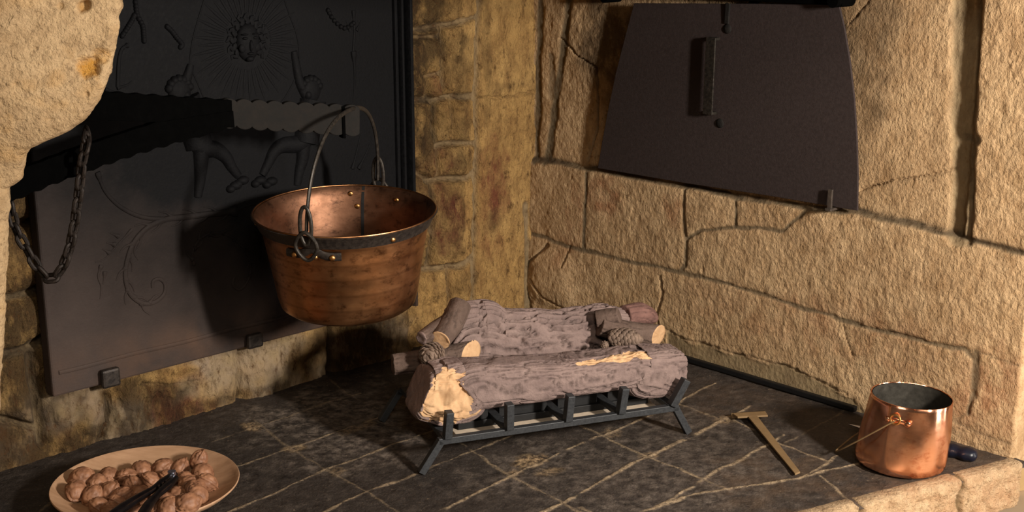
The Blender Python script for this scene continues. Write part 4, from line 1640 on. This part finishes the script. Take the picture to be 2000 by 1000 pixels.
# forked log at the left: two prongs, each with a pale cut end
fk = log_object('forked_log', 'bark_dark', None, [gp(899, 596, .175), gp(884, 628, .150), gp(860, 664, .112)], [.022, .023, .019], [.022, .023, .019], FRONT, cut=(None, 'pale'), m=90, n=64, amp=.0022, furrow=.0012, seed=341)
tag(fk, 'forked brown log leaning against the back log at the left', 'log')
log_object('prong', 'bark_dark', fk, [gp(872, 632, .155), gp(850, 645, .140), gp(823, 660, .118)], [.018, .017, .013], [.018, .017, .0135], FRONT, cut=(None, 'bark'), m=60, n=48, amp=.0025, furrow=.002, seed=351)
o = log_object('small_log', 'bark_dark', None, [gp(768, 712, .150), gp(845, 703, .142), gp(920, 690, .134)], [.020, .022, .023], [.0195, .022, .0235], FRONT, cut=('bark_dark', 'pale'), m=110, n=64, amp=.0022, furrow=.0025, seed=361, kw_slant=(0, 1.0))
tag(o, 'small dark log at the left, passing behind the round pine cone', 'log')
o = log_object('small_log', 'bark_dark', None, [gp(1172, 636, .150), gp(1225, 648, .142), gp(1286, 655, .134)], [.020, .021, .021], [.020, .0215, .0215], FRONT, cut=(None, 'pale'), m=110, n=64, amp=.0018, furrow=.003, seed=371, kw_slant=(0, 1.0))
tag(o, 'small dark log with a pale round cut end behind the right pine cone', 'log')
o = log_object('log_chunk', 'bark_red', None, [G(.490, .200, .180), G(.528, .212, .176), G(.562, .235, .160)], [.022, .024, .020], [.020, .022, .015], FRONT, m=80, n=64, amp=.005, furrow=.002, seed=381)
tag(o, 'short reddish broken log piece behind the right end of the back log', 'log')
o = log_object('log_stub', 'bark_dark', None, [gp(1166, 624, .160), gp(1190, 620, .150), gp(1208, 616, .140)], [.017, .0175, .014], [.017, .0175, .015], FRONT, m=60, n=48, amp=.002, furrow=.001, seed=391)
tag(o, 'stubby brown log end resting on the right half of the back log', 'log')


def pine_cone(name, c, axis, L, r, label, rows=11):
    axis = np.asarray(axis, float)
    axis /= np.linalg.norm(axis)
    a = np.cross(axis, UP)
    a /= np.linalg.norm(a)
    b = np.cross(a, axis)
    mb = MB()
    mb.ball(c, a * r * .82, b * r * .82, axis * L * .48, 20, 14)
    N = rows * 9
    for i in range(N):
        f = (i + .5) / N
        t = -1 + 2 * f
        prof = max(.08, (1 - abs(t + .12) ** 2.2)) ** .55 * r * .90
        ang = i * 2.39996
        rad = a * math.cos(ang) + b * math.sin(ang)
        tan = -a * math.sin(ang) + b * math.cos(ang)
        p = c + axis * t * L * .46 + rad * prof
        sl = r * .42
        out = rad * .55 + axis * .85
        out /= np.linalg.norm(out)
        nn = np.cross(tan, out)
        mb.ball(p, tan * sl * .62, out * sl * .55, nn * sl * .22, 10, 6)
    o = mb.build(name, MAT['cone'], None, True, 0, c)
    tag(o, label, 'pine cone', 'pine cones on the logs')


pine_cone('pine_cone', gp(843, 692, .108), -GX * .55 - GY * .9 + UP * .1, .062, .0225, 'round pine cone resting on the left end of the front log')
pine_cone('pine_cone', gp(1221, 661, .104), GX * .98 - GY * .25 - UP * .12, .068, .0205, 'long pine cone lying near the right end of the front log')
pine_cone('pine_cone', gp(1181, 674, .100), UP * .9 + GX * .3, .016, .0085, 'tiny cone on the front log just left of the long pine cone', 5)


# ------------------------------------------------------------------ copper pot, knife, T tool, rod
def build_pot():
    base = on_floor(1756, 904)
    base[2] = 0.001
    root = thing('copper_pot', base, 'shiny polished copper pot standing at the right end of the hearth', 'pot', None, (0, R(2.5), 0))
    H_ = .1265
    zs = [0, .001, .004, .009, .016, .03, .05, .07, .09, .105, .115, .121, H_]
    rs = [.070, .0735, .0772, .0790, .0797, .0795, .0785, .0765, .0742, .0724, .0712, .0705, .0700]
    mb = MB()
    n = 96
    prof = [(.0005, 0)] + list(zip(rs, zs)) + [(.0692, H_ + .0006), (.0686, H_)]
    mb.lathe(prof, n)
    # hand-hammered wobble
    vv = []
    for (x, y, z) in mb.v:
        t = math.atan2(y, x)
        w = 1 + .008 * math.sin(3 * t + 1 + z * 18) * min(1, z / .02) * min(1, max(0, (.12 - z) / .03)) + .004 * math.sin(7 * t + z * 40) * min(1, z / .02) * min(1, max(0, (.12 - z) / .03))
        vv.append((x * w + .06 * z, y * w, z))                # hand-made, leaning a little
    mb.v = vv
    mb.build('body', MAT['copper_new'], root, local=True, angle=60)
    mb = MB()
    mb.lathe([(r - .0030, z) for r, z in list(zip(rs, zs))[::-1] if z > .004] + [(.06, .003), (.0005, .003)], n)
    mb.v = [(x + .06 * z, y, z) for x, y, z in mb.v]
    mb.build('lining', MAT['tin_in'], root, local=True, angle=60)
    mb = MB()
    mb.ring((.06 * H_, 0, H_ + .0004), (1, 0, 0), (0, 1, 0), .0696, .0012, n, 8)
    mb.build('rim_edge', MAT['copper_new'], root, local=True)
    zc = .1035
    t0 = math.atan2(-.83, -.56)
    ears = []
    for k in (0, 1):
        t = t0 + math.pi * k
        d = np.array([math.cos(t), math.sin(t), 0])
        s = np.array([-d[1], d[0], 0])
        c = d * .0735 + UP * zc + np.array([.06 * zc, 0, 0])
        mb = MB()
        for q, rr_ in ((-.016, .0052), (.020, .0058)):
            mb.ball(c + s * q - UP * .002, s * rr_, UP * rr_, d * .003, 14, 8)
        mb.tube([c + s * -.016, c + s * .02 - UP * .002], .003, 8, True, d, .5)
        ear = mb.build('ear_plate', MAT['copper_new'], root, local=True)
        mb = MB()
        mb.ring(c + d * .006 + UP * .003, s, UP, .0085, .0019, 28, 8)
        mb.build('ear_ring', MAT['brass'], ear, local=True)
        ears.append(c + d * .008 + UP * .001)
    # wire handle folded down to the left
    mid = (ears[0] + ears[1]) / 2
    ax = (ears[0] - ears[1]) / 2
    outd = np.array([-math.sin(t0 + math.pi / 2), 0, 0])
    perp = np.cross(ax / np.linalg.norm(ax), UP)
    if perp[0] > 0:
        perp = -perp
    ext = perp * .112 - UP * (zc - .003)
    pts = []
    for a in np.linspace(0, math.pi, 41):
        ca, sa = math.cos(a), math.sin(a)
        pts.append(mid + ax * math.copysign(abs(ca) ** .42, ca) + ext * abs(sa) ** .95)
    mb = MB()
    mb.tube(pts, .0014, 8)
    mb.build('wire_handle', MAT['tool'], root, local=True)


build_pot()


def build_knife():
    tip = on_floor(1657, 829, .006)
    end = on_floor(1908, 893, .010)
    d = end - tip
    L = np.linalg.norm(d)
    d /= L
    s = np.cross(UP, d)
    root = thing('kitchen_knife', (tip + end) / 2 * np.array([1, 1, 0]), 'knife with a navy handle lying on the hearth behind the copper pot', 'knife')
    mb = MB()
    hl = .122
    hs = end - d * hl
    outl = [tip + s * -.002, tip + d * .05 - s * .010, hs - s * .011, hs + s * .006, tip + d * .03 + s * .004]
    mb.prism(outl, UP * .002)
    mb.build('blade', MAT['blade'], root, False, .0003)
    mb = MB()
    pts, rr = [], []
    for i in range(41):
        f = i / 40
        pts.append(hs + d * hl * f + UP * .001)
        endr = math.sqrt(max(0.02, 1 - max(0, (f - .92) / .08) ** 2)) * math.sqrt(max(.3, min(1, f / .05)))
        rr.append((.0155 + .0012 * math.cos(f * 30)) * endr)
    mb.tube(pts, rr, 20, True, UP, .8)
    h = mb.build('handle', MAT['knife_handle'], root, angle=80)


build_knife()


def build_tool():
    zt = .012
    a = on_floor(1430, 806, zt)
    b = on_floor(1500, 803, zt)
    root_p = on_floor(1490, 850, 0)
    root = thing('t_shaped_tool', root_p, 'tan T-shaped flat iron tool lying on the dark hearth tiles', 'tool')
    outl = [on_floor(1429, 806, zt), on_floor(1494, 802, zt), on_floor(1500, 811, zt), on_floor(1441, 814, zt)]
    mb = MB()
    mb.prism([p - UP * .0035 for p in outl], UP * .0035)
    mb.prism([outl[0], outl[1], outl[1] - UP * .0115, outl[0] - UP * .0115], np.array([0.2, .98, 0]) * -.003)
    mb.build('crosspiece', MAT['tool'], root, False, .0006)
    st = [on_floor(1461, 813, zt), on_floor(1479, 812, zt), on_floor(1563, 921, .0055), on_floor(1553, 925, .0055), ]
    mb = MB()
    mb.prism([p - UP * .0035 for p in st], UP * .0035)
    mb.build('stem', MAT['tool'], root, False, .0006)


build_tool()
mb = MB()
mb.bar(PR(.385, .0075, .021), PR(.925, .0075, .019), .012, .011)
o = mb.build('iron_rod', MAT['post'], None, False, .002, PR(.65, .0, .02))
tag(o, 'thin black rod lying along the foot of the right wall', 'rod')


# ------------------------------------------------------------------ oven door, its rail and stop peg
def build_door():
    root = thing('oven_door', PR(.56, .392, .02), 'dark iron sheet door with a strap handle leaning on the right wall ledge', 'door')
    outl = [(1241, 6), (1224, 70), (1206, 140), (1190, 215), (1178, 280), (1170, 328), (1340, 357), (1500, 381), (1677, 411), (1678, 340), (1676, 270), (1671, 190), (1662, 115), (1652, 55), (1641, 8)]

    def D(x, y, o=0.0):
        # plane leaning slightly on the wall
        u, v = wallR(x, y, .022)
        u, v = wallR(x, y, .016 + .012 * (v - .39) / .4)
        return PR(u, v, .016 + .012 * (v - .39) / .4 + o)
    mb = MB()
    mb.prism([D(*p) for p in outl], nR * .005)
    mb.build('sheet', MAT['door_iron'], root, False, .001)
    # strap handle: two standoffs and a flat grip
    mb = MB()
    t0, t1 = D(1400, 76, .018), D(1393, 222, .018)
    ax = (t1 - t0)
    mb.box(t0 - dR * .011, dR * .024, nR * .004, ax)
    for y0, y1 in ((72, 80), (216, 224)):
        a = D(1399 if y0 < 100 else 1394, y0, .004)
        mb.box(a - dR * .011, dR * .024, nR * .016, -UP * .006)
    hd = mb.build('handle', MAT['iron_bail'], root, False, .001)
    hd['label'] = 'worn grey strap handle'
    for x, y, r in ((1409, 240, .010), (1424, 56, .010)):
        mb = MB()
        c = D(x, y, .005)
        mb.ball(c, dR * r, UP * r, nR * .004, 16, 10)
        mb.build('bolt', MAT['iron_grey'], root)
    mb = MB()
    a, b = D(1427, 6, .008), D(1423, 46, .006)
    mb.bar(a, b, .010, .005, nR)
    mb.build('hasp', MAT['iron_grey'], root, False, .001)


build_door()


def build_rail():
    root = thing('iron_rail', PR(.55, .80, .0), 'black iron rail fixed along the wall above the oven door', 'rail')
    ua, va = wallR(1150, 0, .03)
    ub, vb = wallR(1672, 6, .03)
    mb = MB()
    mb.box(PR(.20, .788, .012), dR * .655, nR * .034, UP * .020)
    mb.build('bar', MAT['iron_black_shaded'], root, False, .002)
    mb = MB()
    mb.tube([PR(.842, .797, .0), PR(.842, .797, .060)], .012, 16)
    mb.build('end_knob', MAT['iron_black_shaded'], root)
    mb = MB()
    mb.tube([PR(.262, .778, .0), PR(.262, .778, .05)], .011, 16)
    mb.build('end_knob', MAT['iron_black_shaded'], root)
    for u in (.30, .62):
        mb = MB()
        mb.box(PR(u, .78, -.006), dR * .014, nR * .02, UP * .014)
        mb.build('wall_bracket', MAT['iron_black_shaded'], root, False, .001)


build_rail()
u, v = wallR(1615, 405, .04)
root = thing('stop_peg', PR(u, v - .004, .02), 'small upright iron peg on the ledge before the oven door', 'peg')
mb = MB()
mb.box(PR(u - .005, v - .006, .028), dR * .010, nR * .005, UP * .040)
mb.build('upright', MAT['bolt'], root, False, .001)
mb = MB()
mb.box(PR(u - .007, v - .008, -.005), dR * .014, nR * .042, UP * .005)
mb.build('foot', MAT['bolt'], root, False, .001)


# ------------------------------------------------------------------ wooden plate of walnuts with a nutcracker
PC = on_floor(285, 943, .036)
PC[2] = 0.001
mb = MB()
PROF_IN = [(.1505, .0375), (.146, .034), (.130, .0255), (.110, .0180), (.085, .0125), (.055, .0095), (.0005, .0085)]
mb.lathe([(.0005, .0), (.06, .0), (.064, .003), (.09, .006), (.12, .014), (.142, .025), (.1525, .0345), (.1530, .0368), (.1522, .0380)] + PROF_IN, 128)
o = mb.build('wooden_plate', MAT['plate'], None, True, 0, None, 50)
o.location = tuple(PC)
tag(o, 'shallow turned wooden dish of walnuts at the lower left of the hearth', 'dish')


def walnut_mesh(seed):
    n, m = 44, 30
    mb = MB()
    mb.ball((0, 0, 0), (1, 0, 0), (0, 1, 0), (0, 0, 1), n, m)
    v = np.array(mb.v)
    x, y, z = v.T
    r = np.ones(len(v))
    seam = np.exp(-(y / .10) ** 2)
    r += .10 * seam
    wr = 1 - np.abs(fbm3(x * 2.6 + seed, y * 3.2, z * 1.5, 3, seed)) * 2.2
    r -= .15 * np.clip(wr, 0, 1) ** 3 * (1 - .7 * seam)
    r -= .05 * np.exp(-((np.abs(y) - .17) / .06) ** 2)
    r += .03 * fbm3(x * 4, y * 4, z * 4, 2, seed + 4)
    v = v * r[:, None] * np.array([.0172, .0156, .0192])
    tip = np.clip(z, 0, 1) ** 8
    v[:, 2] += tip * .003
    mb.v = [tuple(p) for p in v]
    return mb


NUTS = [
    (390, 440, 'walnut at the far left end of the pile on the wooden dish'),
    (372, 560, 'shaded walnut just below the leftmost one on the dish'),
    (450, 562, 'upright walnut second from the left edge of the pile'),
    (622, 398, 'walnut in the back row, second from the left end'),
    (612, 532, 'large wrinkled walnut left of the middle, in the second row'),
    (742, 560, 'walnut just right of the large wrinkled one in the second row'),
    (845, 468, 'broad walnut with a level seam behind the nutcracker handles'),
    (815, 385, 'dim walnut in the back row behind the broad level one'),
    (905, 345, 'dark walnut in the back row left of the smooth pale one'),
    (918, 545, 'small pale walnut touching the left side of the nutcracker'),
    (1030, 412, 'smooth pale walnut in the middle of the back of the pile'),
    (1118, 318, 'large grey-brown walnut at the back centre of the pile'),
    (1288, 322, 'walnut in the back row left of the topmost one'),
    (1200, 392, 'small walnut just behind the nutcracker hinge'),
    (1468, 278, 'topmost walnut at the back right with its seam facing out'),
    (1488, 382, 'walnut directly below the topmost one at the right'),
    (1330, 398, 'small walnut right of the nutcracker hinge'),
    (1380, 466, 'pointed pale walnut right of the hinge, in the third row'),
    (1515, 482, 'walnut at the far right edge of the pile'),
    (1280, 562, 'big pinkish walnut just right of the nutcracker hinge end'),
    (1448, 530, 'walnut below the far right one, half covered'),
    (1440, 592, 'shaded walnut at the lower right edge of the pile'),
    (1132, 622, 'round walnut sitting between the nutcracker and the pink one'),
    (1335, 655, 'walnut with a pale ridge at the lower right of the pile'),
    (560, 682, 'large walnut at the lower left of the pile'),
    (730, 640, 'walnut left of the nutcracker handles, in the third row'),
    (842, 612, 'small dim walnut beside the left nutcracker handle'),
    (660, 745, 'walnut at the bottom edge of the photo, left of the handles'),
    (825, 748, 'walnut at the bottom edge of the photo, under the handles'),
    (962, 690, 'dim walnut between the two nutcracker handles'),
    (1072, 722, 'walnut with a raised seam at the bottom edge, right of the handles'),
    (1205, 745, 'pinkish walnut at the bottom edge of the photo, right of centre'),
    (515, 450, 'dark walnut behind the upright one at the left'),
    (1330, 745, 'walnut at the bottom edge below the ridged one at the right'),
]


def build_walnuts():
    rp = [p[0] for p in PROF_IN][::-1]
    zp = [p[1] for p in PROF_IN][::-1]
    c = []
    for X, Y, lab in NUTS:
        q = on_floor(80 + X * .21, 840 + Y * .21, .036) - PC
        c.append(q)
    c = np.array(c)
    want = c.copy()
    r = .0150
    for it in range(400):
        c[:, :2] += (want[:, :2] - c[:, :2]) * .03
        c[:, 2] -= .0006
        for i in range(len(c)):
            d = c - c[i]
            L = np.linalg.norm(d, axis=1)
            for j in np.where((L < 2 * r) & (L > 0))[0]:
                push = (2 * r - L[j]) * .25 * d[j] / L[j]
                c[j] += push
                c[i] -= push
        rr = np.hypot(c[:, 0], c[:, 1])
        zmin = np.interp(rr, rp, zp) + r
        c[:, 2] = np.maximum(c[:, 2], zmin)
    protos = [walnut_mesh(s).build('walnut', MAT['walnut'], None, True, 0, None, 180) for s in (3, 11, 27)]
    rnd = random.Random(5)
    used = set()
    for i, ((X, Y, lab), p) in enumerate(zip(NUTS, c)):
        k = i % 3
        o = protos[k] if k not in used else protos[k].copy()
        if k in used:
            COL.objects.link(o)
        used.add(k)
        o.location = tuple(PC + p)
        o.rotation_euler = (R(90) + rnd.uniform(-.9, .9), rnd.uniform(-.6, .6), rnd.uniform(0, 6.28))
        if i == 14:
            o.rotation_euler = (.5, 0, 1.57)
        if i == 6:
            o.rotation_euler = (R(70), R(85), .1)
        sc = rnd.uniform(.97, 1.09) * (.86 if 'small' in lab else 1)
        o.scale = (sc, sc, sc)
        tag(o, lab, 'walnut', 'walnuts on the wooden dish')


build_walnuts()


def build_nutcracker():
    z0 = .062
    hp = on_floor(336, 929, z0)
    root = thing('nutcracker', hp, 'dark steel nutcracker lying across the walnuts on the dish', 'nutcracker')
    for pts, rr in (([(341, 925), (318, 942), (300, 955), (268, 974), (240, 992), (212, 1010)], [.006, .0085, .0065, .0085, .010, .008]),
                    ([(343, 933), (326, 950), (308, 966), (292, 984), (276, 1008)], [.006, .0085, .0065, .0085, .009])):
        w = [on_floor(x, y, z0 + .002 * k_ * 0) for k_, (x, y) in enumerate(pts)]
        w = smoothline(w, 6)
        rads = list(np.interp(np.linspace(0, 1, len(w)), np.linspace(0, 1, len(rr)), rr))
        mb = MB()
        mb.tube(w, rads, 14, True, UP, .75)
        mb.build('handle', MAT['nutcracker'], root)
    mb = MB()
    mb.tube([hp - UP * .007, hp + UP * .008], .0068, 18)
    mb.build('hinge_pin', MAT['blade'], root)
    mb = MB()
    for q in range(3):
        a, b = on_floor(322 - 7 * q, 938 + 5 * q, z0 + .004), on_floor(326 - 7 * q, 944 + 5 * q, z0 + .004)
        mb.tube([a, b], .0016, 8)
    mb.build('jaw_teeth', MAT['nutcracker'], root)


build_nutcracker()
